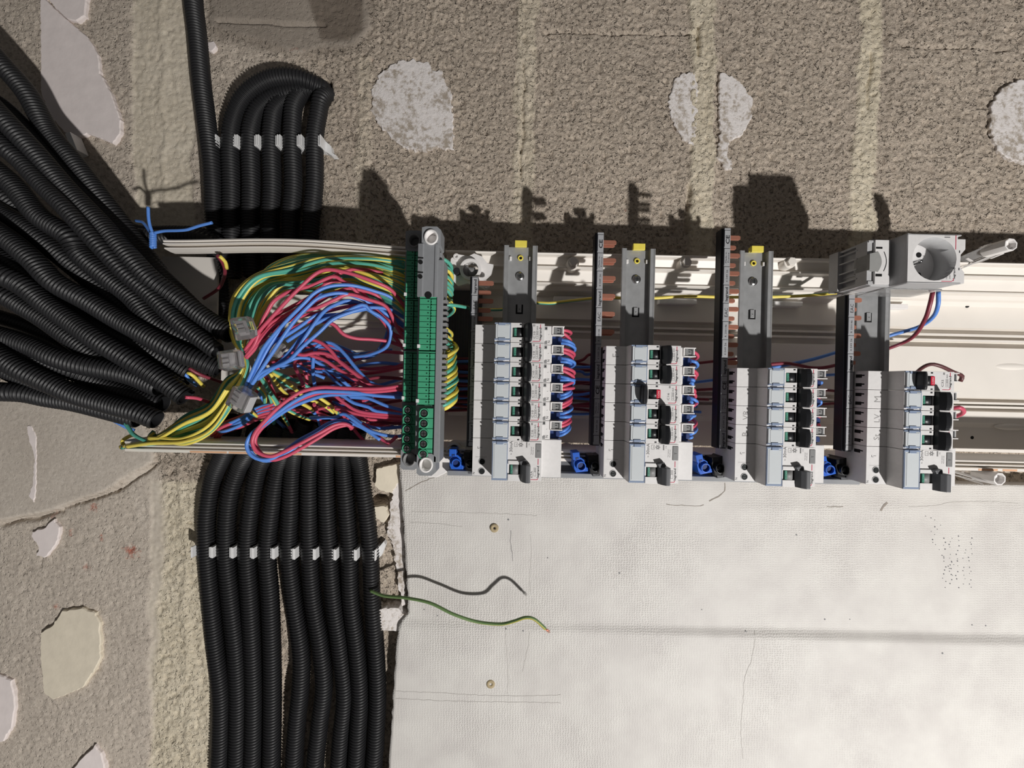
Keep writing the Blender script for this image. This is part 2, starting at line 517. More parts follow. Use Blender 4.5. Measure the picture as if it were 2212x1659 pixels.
    pr = N('ShaderNodeMapRange'); pr.inputs[1].default_value = .33; pr.inputs[2].default_value = .42; pr.inputs[3].default_value = -2.0; pr.inputs[4].default_value = 0; Lk(n4.outputs['Fac'], pr.inputs[0])
    a0 = N('ShaderNodeMath'); a0.operation = 'MULTIPLY_ADD'; Lk(n3.outputs['Fac'], a0.inputs[0]); a0.inputs[1].default_value = .5; Lk(pr.outputs[0], a0.inputs[2])
    ad = N('ShaderNodeMath'); ad.operation = 'ADD'; Lk(n2.outputs['Fac'], ad.inputs[0]); Lk(a0.outputs[0], ad.inputs[1])
    fl = N('ShaderNodeMath'); fl.operation = 'MULTIPLY_ADD'; Lk(sp.outputs[1], fl.inputs[0]); fl.inputs[1].default_value = -.8; fl.inputs[2].default_value = 1.0
    fm = N('ShaderNodeMath'); fm.operation = 'MULTIPLY_ADD'; Lk(sp.outputs[0], fm.inputs[0]); fm.inputs[1].default_value = -.4; Lk(fl.outputs[0], fm.inputs[2])
    bp = N('ShaderNodeBump'); bp.inputs['Distance'].default_value = .0034
    Lk(fm.outputs[0], bp.inputs['Strength']); Lk(ad.outputs[0], bp.inputs['Height']); Lk(bp.outputs[0], b.inputs['Normal'])
    me.materials.append(m)
    return o
build_wall()

# ---------------------------------------------------------------- painted board (woven wallcovering), lower right
def build_board():
    hb = 18.0
    top = [(862, 1003), (905, 1008), (960, 1010), (1100, 1020), (1500, 1035), (2160, 1047), (2900, 1062)]
    left = [(838, 1680), (850, 1500), (858, 1380), (862, 1345), (880, 1335), (880, 1290), (873, 1160), (868, 1080)]
    out = [UV(x, y, hb) for x, y in top] + [(1000, 900)] + [UV(780, 2200, hb)] + [UV(x, y, hb) for x, y in left]
    us = np.arange(-170, 1003, 4.0); vs_ = np.arange(85, 905, 3.0)
    # boundary-following grid: left edge and top edge as functions
    def lx(v):
        ys = [1003, 1080, 1160, 1290, 1325, 1345, 1380, 1500, 1680, 2600]; xs = [862, 868, 873, 880, 881, 864, 858, 850, 838, 800]
        vv = [(y - 829.5) * S(hb) for y in ys]; uu = [(x - 1106) * S(hb) for x in xs]
        return np.interp(v, vv, uu)
    def ty(u):
        xs = [800, 862, 905, 960, 1100, 1500, 2160, 3200]; ys = [1003, 1003, 1010, 1012, 1020, 1035, 1047, 1068]
        return np.interp(u, [(x - 1106) * S(hb) for x in xs], [(y - 829.5) * S(hb) for y in ys])
    nu, nv = 330, 260
    s = np.linspace(0, 1, nu) ** 1.0; t = np.linspace(0, 1, nv)
    Sg, Tg = np.meshgrid(s, t, indexing='ij')
    U = np.zeros_like(Sg); V = Tg * (850 - 95) + 95
    U = lx(V) + Sg * (1000 - lx(V))
    for _ in range(2):
        V = ty(U) + Tg * (850 - ty(U)); L = lx(V); U = L + Sg * (1000 - L)
    U += (vnoise(U, V, 6, 31) - .5) * 2.0 * (Sg < .001)
    px = U / S(hb) + 1106; py = V / S(hb) + 829.5
    H = np.full_like(U, hb)
    ry = 1340 + (px - 1000) * .026
    fade = .35 + .65 * sstep(px, 1000, 1900)
    H += 5.5 * sstep(py, ry - 2, ry + 20) * (1 - sstep(py, ry + 30, ry + 330)) * fade
    H += (vnoise(U, V, 60, 32) - .5) * 1.6 + (vnoise(U, V, 14, 33) - .5) * .3
    lump = np.exp(-((py - 1100 + (px - 1900) * .0) / 16) ** 2) * sstep(px, 1450, 1700); H += lump * .9
    co = np.stack([-V * .001, -H * .001, -U * .001], -1).reshape(-1, 3)
    n0 = len(co)
    idx = np.arange(n0).reshape(nu, nv)
    q = np.stack([idx[:-1, :-1], idx[:-1, 1:], idx[1:, 1:], idx[1:, :-1]], -1).reshape(-1, 4).tolist()
    per = list(idx[:, 0]) + list(idx[-1, 1:]) + list(idx[-2::-1, -1]) + list(idx[0, -2:0:-1])
    back = [(co[i][0], -.001 * -1.0, co[i][2]) for i in per]
    verts = co.tolist() + back
    n = len(per)
    for i in range(n):
        j = (i + 1) % n
        q.append([per[i], per[j], n0 + j, n0 + i])
    me = bpy.data.meshes.new('wall_left'); me.from_pydata(verts, [], q)
    me.polygons.foreach_set('use_smooth', [len_ < (nu - 1) * (nv - 1) for len_ in range(len(q))])
    bm = bmesh.new(); bm.from_mesh(me); bmesh.ops.recalc_face_normals(bm, faces=bm.faces); bm.to_mesh(me); bm.free()
    o = obj('wall_left', me); o['kind'] = 'structure'
    m = bpy.data.materials.new('woven_paint'); m.use_nodes = True; nt = m.node_tree; b = nt.nodes['Principled BSDF']
    b.inputs['Roughness'].default_value = .6
    N = nt.nodes.new; Lk = nt.links.new
    tc = N('ShaderNodeTexCoord')
    def nz(scale, d=4):
        x = N('ShaderNodeTexNoise'); x.inputs['Scale'].default_value = scale; x.inputs['Detail'].default_value = d; Lk(tc.outputs['Object'], x.inputs['Vector']); return x
    n1 = nz(9); n2 = nz(160); n3 = nz(30)
    def wv(axis, scale, dist):
        w = N('ShaderNodeTexWave'); w.wave_type = 'BANDS'; w.bands_direction = axis; w.inputs['Scale'].default_value = scale
        w.inputs['Distortion'].default_value = dist; w.inputs['Detail'].default_value = 2; w.inputs['Detail Scale'].default_value = 1.5; Lk(tc.outputs['Object'], w.inputs['Vector']); return w
    w1 = wv('X', 114, 4.5); w2 = wv('Z', 98, 5.0)
    mu = N('ShaderNodeMath'); mu.operation = 'MULTIPLY'; Lk(w1.outputs['Fac'], mu.inputs[0]); Lk(w2.outputs['Fac'], mu.inputs[1])
    ad = N('ShaderNodeMath'); ad.operation = 'MULTIPLY_ADD'; Lk(n2.outputs['Fac'], ad.inputs[0]); ad.inputs[1].default_value = .8; Lk(mu.outputs[0], ad.inputs[2])
    fr = N('ShaderNodeMapRange'); fr.inputs[1].default_value = .35; fr.inputs[2].default_value = .65; fr.inputs[3].default_value = .15; fr.inputs[4].default_value = .8
    Lk(n1.outputs['Fac'], fr.inputs[0])
    bp = N('ShaderNodeBump'); bp.inputs['Distance'].default_value = .00048; Lk(fr.outputs[0], bp.inputs['Strength']); Lk(ad.outputs[0], bp.inputs['Height']); Lk(bp.outputs[0], b.inputs['Normal'])
    r_ = N('ShaderNodeValToRGB'); r_.color_ramp.elements[0].color = lin((200, 196, 192)) + (1,); r_.color_ramp.elements[1].color = lin((212, 209, 204)) + (1,)
    r_.color_ramp.elements[0].position = .3; r_.color_ramp.elements[1].position = .7
    Lk(n3.outputs['Fac'], r_.inputs[0]); Lk(r_.outputs[0], b.inputs['Base Color'])
    me.materials.append(m)
    me.materials.append(MATS['plaster'])
    return o
board = build_board()

def board_h(u, v):
    U = np.array([u]); V = np.array([v]); px = U / S(18.0) + 1106; py = V / S(18.0) + 829.5
    ry = 1340 + (px - 1000) * .026; fade = .35 + .65 * sstep(px, 1000, 1900)
    H = 18 + 5.5 * sstep(py, ry - 2, ry + 20) * (1 - sstep(py, ry + 30, ry + 330)) * fade + (vnoise(U, V, 60, 32) - .5) * 1.6 + (vnoise(U, V, 14, 33) - .5) * .3
    H += np.exp(-((py - 1100) / 16) ** 2) * sstep(px, 1450, 1700) * .9
    return float(H[0])

def board_line(pts, w, mname, nm='crack'):
    """a hairline crack or pencil stroke: thin raised-dark ribbon lying on the board, child of the board"""
    P_ = [Vector((UV(x, y, 18.6)[0], UV(x, y, 18.6)[1], 0)) for x, y in pts]
    d = [Vector(p) for p in crom(P_, 4)]
    d = [p + Vector((rng.uniform(-.5, .5), rng.uniform(-.5, .5), 0)) for p in d]
    mb = MB()
    for i in range(len(d) - 1):
        t = (d[i + 1] - d[i]).normalized(); n_ = Vector((-t.y, t.x, 0)) * (w * rng.uniform(.3, .6))
        a_, b_ = d[i], d[i + 1]
        hh = []
        for p in (a_, b_):
            x = p.x / S(18) + 1106; y = p.y / S(18) + 829.5
            hh.append(board_h(p.x, p.y) + .22)
        mb.add([(a_.x - n_.x, a_.y - n_.y, hh[0]), (a_.x + n_.x, a_.y + n_.y, hh[0]), (b_.x + n_.x, b_.y + n_.y, hh[1]), (b_.x - n_.x, b_.y - n_.y, hh[1])], [(0, 1, 2, 3)])
    o = obj(nm, mb.mesh(nm, [mname])); o.parent = board
    return o
for pts, w, mn in [
    ([(875, 1062), (905, 1045), (935, 1032), (950, 1025), (970, 1018)], 1.0, 'crack_grey'),
    ([(1566, 1043), (1565, 1060), (1552, 1072), (1532, 1082)], 1.3, 'crack_grey'),
    ([(1902, 1103), (1908, 1092), (1916, 1086)], 2.2, 'crack_grey'),
    ([(1104, 1146), (1103, 1170), (1106, 1195), (1107, 1212)], .8, 'pencil'),
    ([(1146, 1155), (1148, 1190), (1145, 1240), (1146, 1280)], .5, 'pencil_line'),
    ([(890, 1106), (990, 1107), (1085, 1110), (1160, 1114)], .5, 'pencil_line'),
    ([(885, 1129), (940, 1131), (1000, 1138)], .5, 'pencil_line'),
    ([(1092, 1360), (1094, 1400), (1098, 1450), (1096, 1500)], .6, 'pencil_line'),
    ([(1145, 1365), (1140, 1400), (1128, 1450)], .5, 'pencil_line'),
    ([(852, 1492), (960, 1496), (1100, 1503), (1212, 1500)], .5, 'pencil_line'),
    ([(856, 1508), (1000, 1514), (1212, 1518)], .5, 'pencil_line'),
    ([(1630, 1362), (1620, 1420), (1606, 1460), (1603, 1520), (1600, 1580), (1606, 1640)], .5, 'pencil_line'),
    ([(1440, 1090), (1500, 1093), (1520, 1091)], .7, 'crack_grey'),
    ([(1786, 1094), (1820, 1095)], .7, 'crack_grey'),
    ([(1962, 1095), (2020, 1092), (2060, 1085), (2150, 1084), (2200, 1088)], .6, 'pencil_line')]:
    board_line(pts, w, mn)

def dots(pts, r, mname, nm):
    mb = MB()
    for x, y in pts:
        u, v = UV(x, y, 18); bh = board_h(u, v); mb.cyl((u, v), r * rng.uniform(.6, 1.2), bh - 1, bh + .22, n=8)
    o = obj(nm, mb.mesh(nm, [mname])); o.parent = board
    return o
cl = [(2010 + rng.gauss(0, 12) + k * 2.3, 1115 + k * 6 + rng.gauss(0, 4)) for k in range(22)] + \
     [(2040 + 14 * (k % 5) + rng.uniform(-4, 4), 1160 + 9 * (k // 5) + rng.uniform(-3, 3)) for k in range(65) if rng.random() < .75]
dots(cl, .65, 'holder_dark', 'pinholes')
dots([(1098, 1122), (916, 1317), (945, 1330), (1093, 1357), (1130, 1361), (1516, 1317), (1782, 1338), (1836, 1338), (2026, 1405), (1610, 1363), (1338, 1238), (1720, 1155), (2100, 1350), (2130, 1352), (1183, 1205)], 1.0, 'print_grey', 'nail_hole')

for x, y, lab in ((1068, 1140, 'round tan wall plug in white board below the leftmost breaker row'), (1060, 1476, 'round tan wall plug low in white board near the dangling wire')):
    t = thing('wall_plug', *UV(x, y, 18), 18.5, lab, 'wall plug', wallframe=True)
    obj('plug_collar', MB().ring((0, 0), 1.4, 5.2, -2, 1.3).mesh('plug_collar', ['plug_tan']), t)
    obj('plug_hole', MB().cyl((0, 0), 1.45, -2, .5).mesh('plug_hole', ['hole_black']), t)

# ---------------------------------------------------------------- plaster dabs
def worn_plaster():
    m = bpy.data.materials.new('worn_plaster'); m.use_nodes = True; nt = m.node_tree; b = nt.nodes['Principled BSDF']; b.inputs['Roughness'].default_value = .9
    N = nt.nodes.new; Lk = nt.links.new; tc = N('ShaderNodeTexCoord')
    x = N('ShaderNodeTexNoise'); x.inputs['Scale'].default_value = 170; x.inputs['Detail'].default_value = 6; x.inputs['Roughness'].default_value = .75; Lk(tc.outputs['Object'], x.inputs['Vector'])
    y = N('ShaderNodeTexNoise'); y.inputs['Scale'].default_value = 30; y.inputs['Detail'].default_value = 3; Lk(tc.outputs['Object'], y.inputs['Vector'])
    ad = N('ShaderNodeMath'); ad.operation = 'MULTIPLY_ADD'; Lk(y.outputs['Fac'], ad.inputs[0]); ad.inputs[1].default_value = .7; Lk(x.outputs['Fac'], ad.inputs[2])
    r_ = N('ShaderNodeValToRGB'); e = r_.color_ramp.elements
    e[0].position = .72; e[0].color = lin((178, 166, 152)) + (1,); e[1].position = .88; e[1].color = lin((240, 234, 231)) + (1,)
    Lk(ad.outputs[0], r_.inputs[0]); Lk(r_.outputs[0], b.inputs['Base Color'])
    bp = N('ShaderNodeBump'); bp.inputs['Distance'].default_value = .0015; Lk(x.outputs['Fac'], bp.inputs['Height']); Lk(bp.outputs[0], b.inputs['Normal'])
    MATS['worn_plaster'] = m
worn_plaster()
def dab(outline, mname, label, hh=4.0, jag=2.0, name='plaster_patch'):
    P_ = [Vector((*UV(x, y, 2), 0)) for x, y in outline]
    n = len(P_); e = []
    for i in range(n):
        p, q = P_[i], P_[(i + 1) % n]; k = max(2, int((q - p).length / 3))
        for j in range(k):
            r_ = p.lerp(q, j / k); e.append(r_ + Vector((rng.uniform(-jag, jag) * .6, rng.uniform(-jag, jag) * .6, 0)))
    m = len(e); area = sum(e[i].x * e[(i + 1) % m].y - e[(i + 1) % m].x * e[i].y for i in range(m)); sg = 1 if area > 0 else -1
    nr = []
    for i in range(m):
        t = e[(i + 2) % m] - e[i - 2]; nr.append(Vector((-t.y, t.x, 0)).normalized() * sg)
    vs = []
    for ins, t in ((0, -2.0), (0, hh * .7), (.9, hh)):
        for i, p in enumerate(e):
            q = p + nr[i] * ins; vs.append((q.x, q.y, t))
    fs = []
    for L in range(2):
        for i in range(m):
            j = (i + 1) % m; fs.append((L * m + i, L * m + j, (L + 1) * m + j, (L + 1) * m + i))
    fs.append(tuple(range(2 * m, 3 * m)))
    mb = MB(); mb.add(vs, fs, 0, False)
    return finish_free(name, mb, [mname], label, 'plaster')
def circ(cx, cy, rx, ry, n=26, jit=.04):
    return [(cx + rx * math.cos(2 * math.pi * i / n) * (1 + rng.uniform(-jit, jit)), cy + ry * math.sin(2 * math.pi * i / n) * (1 + rng.uniform(-jit, jit))) for i in range(n)]
dab([(88, -60), (90, 100), (90, 200), (110, 250), (140, 285), (160, 300), (190, 290), (220, 300), (245, 311), (262, 290), (262, 260), (240, 200), (218, 160), (214, 120), (190, 80), (160, 55), (125, 25), (100, 0), (100, -60)], 'plaster', 'large smooth pale plaster patch on block wall above the diagonal conduits', hh=3.5, jag=1.0)
dab([(104, -60), (104, -5), (125, 22), (150, 45), (170, 50), (188, 38), (192, 0), (190, -60)], 'plaster', 'smaller pale plaster lobe at the top edge over the large patch', hh=5.5, jag=.7)
dab([(820, 160), (850, 135), (890, 128), (925, 135), (935, 152), (955, 150), (960, 175), (975, 200), (978, 250), (980, 300), (980, 325), (950, 318), (920, 328), (880, 322), (850, 305), (820, 270), (802, 235), (805, 190)], 'worn_plaster', 'round worn white plaster dab on block wall right of the curved conduits', hh=2.2, jag=3)
dab([(1455, 175), (1475, 158), (1500, 155), (1508, 190), (1506, 260), (1500, 315), (1475, 300), (1452, 260), (1444, 220)], 'worn_plaster', 'left half of the white plaster dab split by a mortar joint', hh=2.4, jag=2.5)
dab([(1553, 158), (1580, 165), (1605, 185), (1624, 215), (1622, 255), (1605, 290), (1575, 305), (1568, 335), (1582, 350), (1580, 368), (1566, 365), (1548, 340), (1555, 290), (1552, 220)], 'worn_plaster', 'right half of the split white plaster dab with a drip below', hh=3.4, jag=2.5)
dab(circ(2216, 262, 78, 92), 'worn_plaster', 'round worn white plaster dab cut by the right photo edge', hh=2.2, jag=3)
dab([(72, 1148), (95, 1140), (118, 1122), (130, 1140), (128, 1165), (112, 1192), (95, 1204), (80, 1200), (86, 1180), (70, 1158)], 'plaster', 'small white plaster blob on red-stained wall near the left edge', hh=3.5, jag=1.6)
dab([(138, 1318), (180, 1312), (208, 1322), (218, 1345), (220, 1420), (205, 1450), (180, 1485), (118, 1510), (98, 1495), (90, 1420), (92, 1365), (115, 1350)], 'plaster_warm', 'tall rounded cream plaster patch on the lower left wall', hh=4.0, jag=1.2)
dab([(-60, 1455), (0, 1455), (28, 1468), (36, 1520), (28, 1570), (10, 1600), (-60, 1625)], 'plaster', 'white plaster patch cut by the left photo edge', hh=4.0, jag=1.2)
dab([(150, 1672), (180, 1635), (208, 1608), (222, 1625), (234, 1675), (234, 1720), (140, 1720)], 'plaster', 'pointed white plaster patch at the bottom photo edge', hh=4.5, jag=1.2)
dab([(62, 920), (72, 918), (84, 945), (84, 1000), (82, 1060), (78, 1085), (66, 1070), (76, 1040), (78, 980), (66, 950)], 'plaster', 'thin vertical white plaster smear on the grey cement', hh=4.6, jag=1.2)
dab([(816, 1010), (838, 1004), (868, 996), (864, 1040), (850, 1062), (832, 1060), (812, 1048)], 'plaster_warm', 'cream plaster flake between the conduits and the white board, upper one', hh=9, jag=1.5)
dab([(806, 1092), (836, 1090), (842, 1110), (832, 1128), (815, 1120)], 'plaster_warm', 'cream plaster flake between the conduits and the white board, lower one', hh=7, jag=1.5)
dab([(858, 1000), (874, 1010), (878, 1300), (868, 1304), (852, 1180), (838, 1140), (850, 1060)], 'worn_plaster', 'crumbling plaster edge along the white board', hh=8, jag=3)
dab([(818, 1302), (866, 1300), (884, 1318), (884, 1345), (860, 1352), (820, 1350)], 'worn_plaster', 'white filler bridging the wall and the board by the dangling wire', hh=15, jag=2)
dab([(448, 92), (462, 88), (468, 100), (458, 112), (448, 108)], 'plaster', 'tiny white plaster crumb beside the vertical conduit', hh=2.5, jag=1)
# ---------------------------------------------------------------- white cable trunking
def panel_pt(px, py, h):
    return to_ab(*UV(px, py, h))
trunk = thing('cable_trunking', 0, 0, 0, 'white PVC wall trunking that houses the breaker rows and the wire tangle', 'trunking')
A0, A1 = -395, 720
mb = MB()
A_R = 560 - 480
mb.prism([(-104, 28), (-104, 30), (-78, 31), (-76.5, 22), (-56.5, 22), (-55, 31), (4, 31), (5.5, 22), (18.5, 22), (20, 31), (33, 31), (39, 28), (68, 28), (68, 18), (-104, 18)], 'a', -75, A1)   # right part of the base
mb.box(-292, -75, -100, 34, 25, 28); mb.box(-128, -75, 34, 68, 25, 28)
mb.box(-418, -352, -142, -50, 25, 28); mb.box(-345, -292, -60, 30, 25, 28)
obj('base_plate', mb.mesh('base_plate', ['pvc_white']), trunk)
mb = MB()
for b_, hh in ((-70.0, 30), (-63.5, 30), (10.0, 30), (14.6, 30)):
    mb = MB(); mb.prism([(b_ - 1.3, 20), (b_ - 1.3, hh), (b_ + 1.3, hh), (b_ + 1.3, 20)], 'a', -265, A1)
    obj('guide_rib', mb.mesh('guide_rib', ['pvc_white'], bevel=.4), trunk)
# upper side wall: stepped profile (b, h)
prof = [(-142.5, 25), (-142.5, 74), (-141.4, 75), (-140, 74), (-139.6, 66), (-131.5, 62), (-130, 66), (-128.4, 66), (-127.6, 58), (-116, 53), (-114.5, 56), (-112.8, 56), (-112, 48), (-108.5, 44), (-107.6, 36), (-104, 31), (-102, 28), (-102, 25)]
mb = MB(); mb.prism(prof, 'a', -75, A1); obj('side_wall', mb.mesh('side_wall', ['pvc_white'], bevel=.3), trunk)
prof2 = [(-142.5, 78), (-142.5, 93), (-141, 94), (-140, 93), (-140, 88), (-138.6, 88), (-138.6, 94), (-137.4, 94), (-137.4, 86), (-135.4, 84), (-134.6, 92), (-133.4, 92), (-132.5, 84), (-132.5, 78)]
# left stretch bows outwards in the photo
def bowed(profile, a0, a1, bow, n, name, mats):
    vs = []; k = len(profile)
    for i in range(n + 1):
        t = i / n; a = a0 + (a1 - a0) * t; w = bow(t)
        vs += [(a, p[0] + w, p[1]) for p in profile]
    fs = [(i * k + j, i * k + (j + 1) % k, (i + 1) * k + (j + 1) % k, (i + 1) * k + j) for i in range(n) for j in range(k)]
    fs += [tuple(range(k)), tuple(range((n + 1) * k - 1, n * k - 1, -1))]
    mb_ = MB(); mb_.add(vs, fs); return obj(name, mb_.mesh(name, mats), trunk)
bowed(prof2, -362, -92, lambda t: 2.0 - 5.0 * math.sin(math.pi * t) ** 1.5 + 2.5 * t, 24, 'side_wall', ['pvc_white'])
# lower side wall with its three lips
prof3 = [(66.5, 51), (66.5, 90.5), (68, 93.5), (69.4, 93.5), (69.8, 86), (71.6, 86), (72.0, 93.5), (73.2, 93.5), (73.6, 85), (75.2, 85), (75.6, 93), (78.4, 93), (78.4, 50)]
mb = MB(); mb.prism(prof3, 'a', A0 - 2, A1); obj('side_wall', mb.mesh('side_wall', ['pvc_white']), trunk)
mb = MB(); 
for a0, a1 in ((-330, -292), (-290, -240), (-118, -100), (482, 502), (507, 522), (-225, -215)): mb.box(a0, a1, 76.2, 78.2, 92.9, 93.12)
st = obj('orange_stain', mb.mesh('orange_stain', ['pvc_stain']), trunk); st['label'] = 'orange marks on the trunking lip'
mb = MB()
for x, y in ((2090, 661), (1150, 655), (1342, 632), (1683, 640), (2106, 946), (2180, 1000)):
    a, b = panel_pt(x, y, 31)
    mb = MB(); mb.cyl((a, b), 2.0, 24, 31.15 if y < 900 else 28.15, n=12)
    obj('screw_hole', mb.mesh('screw_hole', ['hole_black']), trunk)
mb = MB()
for x, y in ((2182, 655), (2186, 792), (2184, 922)):
    a, b = panel_pt(x, y, 31); n = 20; mb = MB()
    for sgn in (-1, 1):
        vs = [(a + 20 * math.cos(math.pi * i / n), b + sgn * 4 * math.sin(math.pi * i / n), 30.9) for i in range(n + 1)]
        vs += [(p[0], b, 31.0 + 2.4 * (1 - ((p[0] - a) / 20) ** 2)) for p in vs]
        mb.add(vs, [(i, i + 1, n + 2 + i, n + 1 + i) for i in range(n)], 0, True)
    obj('pressed_slot', mb.mesh('pressed_slot', ['pvc_white']), trunk)
mb = MB()
for x in (1238, 1480, 1704):
    a, b = panel_pt(x, 568, 72)
    mb = MB(); mb.cyl((a, b), 7.2, 55, 74, n=24, r2=6.2); mb.cyl((a, b), 4.8, 74, 78, n=6)
    obj('moulded_boss', mb.mesh('moulded_boss', ['pvc_white'], bevel=.5), trunk)
mb = MB()
for x, y in ((1231, 982), (1668, 990)):
    a, b = panel_pt(x, y, 60); mb = MB(); mb.cyl((a, b), 9, 28, 58, n=24); mb.ring((a, b), 4, 6, 56, 61, n=20); mb.cyl((a, b), 2.5, 56, 60, n=12)
    obj('fixing_boss', mb.mesh('fixing_boss', ['white_plastic'], bevel=.4), trunk)
mb = MB()
for i in range(4):
    a = 6 + 122.2 * i
    for bx in ((a + 35, a + 84, 74, 86, 55, 66), (a + 40, a + 84, -103, -97, 30, 40)):
        mb = MB(); mb.box(*bx); obj('mounting_pad', mb.mesh('mounting_pad', ['white_plastic'], bevel=1.0), trunk)

# ---------------------------------------------------------------- DIN rails
H0 = 88.0
ROWA = [6 + 122.9 * i for i in range(4)]
RTOP = [-144.6, -144.2, -144.6, -144.2]
ROWN = ['leftmost', 'second', 'third', 'rightmost']
rail_parts = {}
def rail_meshes():
    b0, b1 = 0.0, 236.0
    t = 1.1
    prof = [(-17.5, 6.4), (-17.5, 7.5), (-12.4, 7.5), (-12.4, 1.1), (12.4, 1.1), (12.4, 7.5), (17.5, 7.5), (17.5, 6.4), (13.5, 6.4), (13.5, 0), (-13.5, 0), (-13.5, 6.4)]
    mb = MB(); mb.prism(prof, 'b', b0, b1)
    # rolled lip edges
    for s in (-1, 1):
        mb.cyl((s * 16.6, 6.9), 1.0, b0, b1, axis='b', n=12)
    body = mb.mesh('rail_profile', ['zinc'], bevel=.15)
    mb = MB(); mb.box(-5, 5, 0, 10, 1.0, 1.15)
    mb.box(-4.4, 4.4, 60, 62, 1.1, 1.3); mb.box(-4.4, -2.4, 60, 71, 1.1, 1.3); mb.box(2.4, 4.4, 60, 71, 1.1, 1.3)
    for k in range(1):
        pass
    notch = MB(); notch.box(-3.8, 3.8, 60.5, 70.5, 1.05, 1.25)
    tongue = MB(); tongue.box(-2.2, 2.2, 60.5, 69.0, 1.2, 2.2); tongue.cyl((0, 65.5), .8, 1.2, 2.4, n=8, mi=1)
    nm = notch.mesh('rail_slot', ['hole_black']); tm = tongue.mesh('slot_tongue', ['zinc', 'hole_black'], bevel=.4)
    sc = MB(); sc.cyl((0, 31), 4.6, 1.1, 3.0, n=24, r2=4.2); sc.cyl((0, 31), 4.2, 3.0, 4.2, n=24, r2=2.6)
    sc.box(-2.3, 2.3, 30.6, 31.4, 4.0, 4.35, 1); sc.box(-.4, .4, 28.7, 33.3, 4.0, 4.35, 1)
    sm = sc.mesh('rail_screw', ['screw_steel', 'screw_dark'])
    yc = MB(); yc.box(-5.3, 5.3, -4.6, 0, 1, 9); yc.box(-6.2, 6.2, -4.6, 2, 6, 9.4); ym = yc.mesh('yellow_end_clip', ['clip_yellow'], bevel=.5)
    yr = MB(); yr.ring((0, 11.5), 1.6, 2.9, 1.0, 2.6, n=20); yr.cyl((0, 11.5), 1.7, 1.0, 1.35, n=16, mi=1)
    yrm = yr.mesh('clip_eyelet', ['clip_yellow', 'hole_black'])
    tb = MB(); tb.box(-11.5, -9.2, 10.5, 14.5, 1.1, 3.6); tb.box(9.2, 11.5, 10.5, 14.5, 1.1, 3.6)
    tbm = tb.mesh('white_tab', ['white_plastic'], bevel=.3)
    return [('rail_profile', body), ('rail_slot', nm), ('slot_tongue', tm), ('rail_screw', sm), ('yellow_end_clip', ym), ('clip_eyelet', yrm), ('white_tab', tbm)]
RM = rail_meshes()
for i in range(4):
    t = thing('din_rail', ROWA[i], RTOP[i], H0 - 7.5, 'galvanised mounting rail carrying the %s column of breakers%s' % (ROWN[i], ', its end behind the socket' if i == 3 else ', yellow end clip on top'), 'mounting rail')
    put(RM, t)

# grey lower support bar for the supply terminals
bar = thing('support_bar', 0, 90, H0, 'long grey support bar under the blue and black terminals, along the white board', 'support bar')
mb = MB(); mb.box(-64, 358, 0, 5, -30, 8); obj('bar_body', mb.mesh('bar_body', ['holder_grey'], bevel=.5), bar)
mb = MB(); mb.box(-64, 356, -12, 0, -30, -2); obj('bar_shelf', mb.mesh('bar_shelf', ['holder_dark'], bevel=.5), bar)

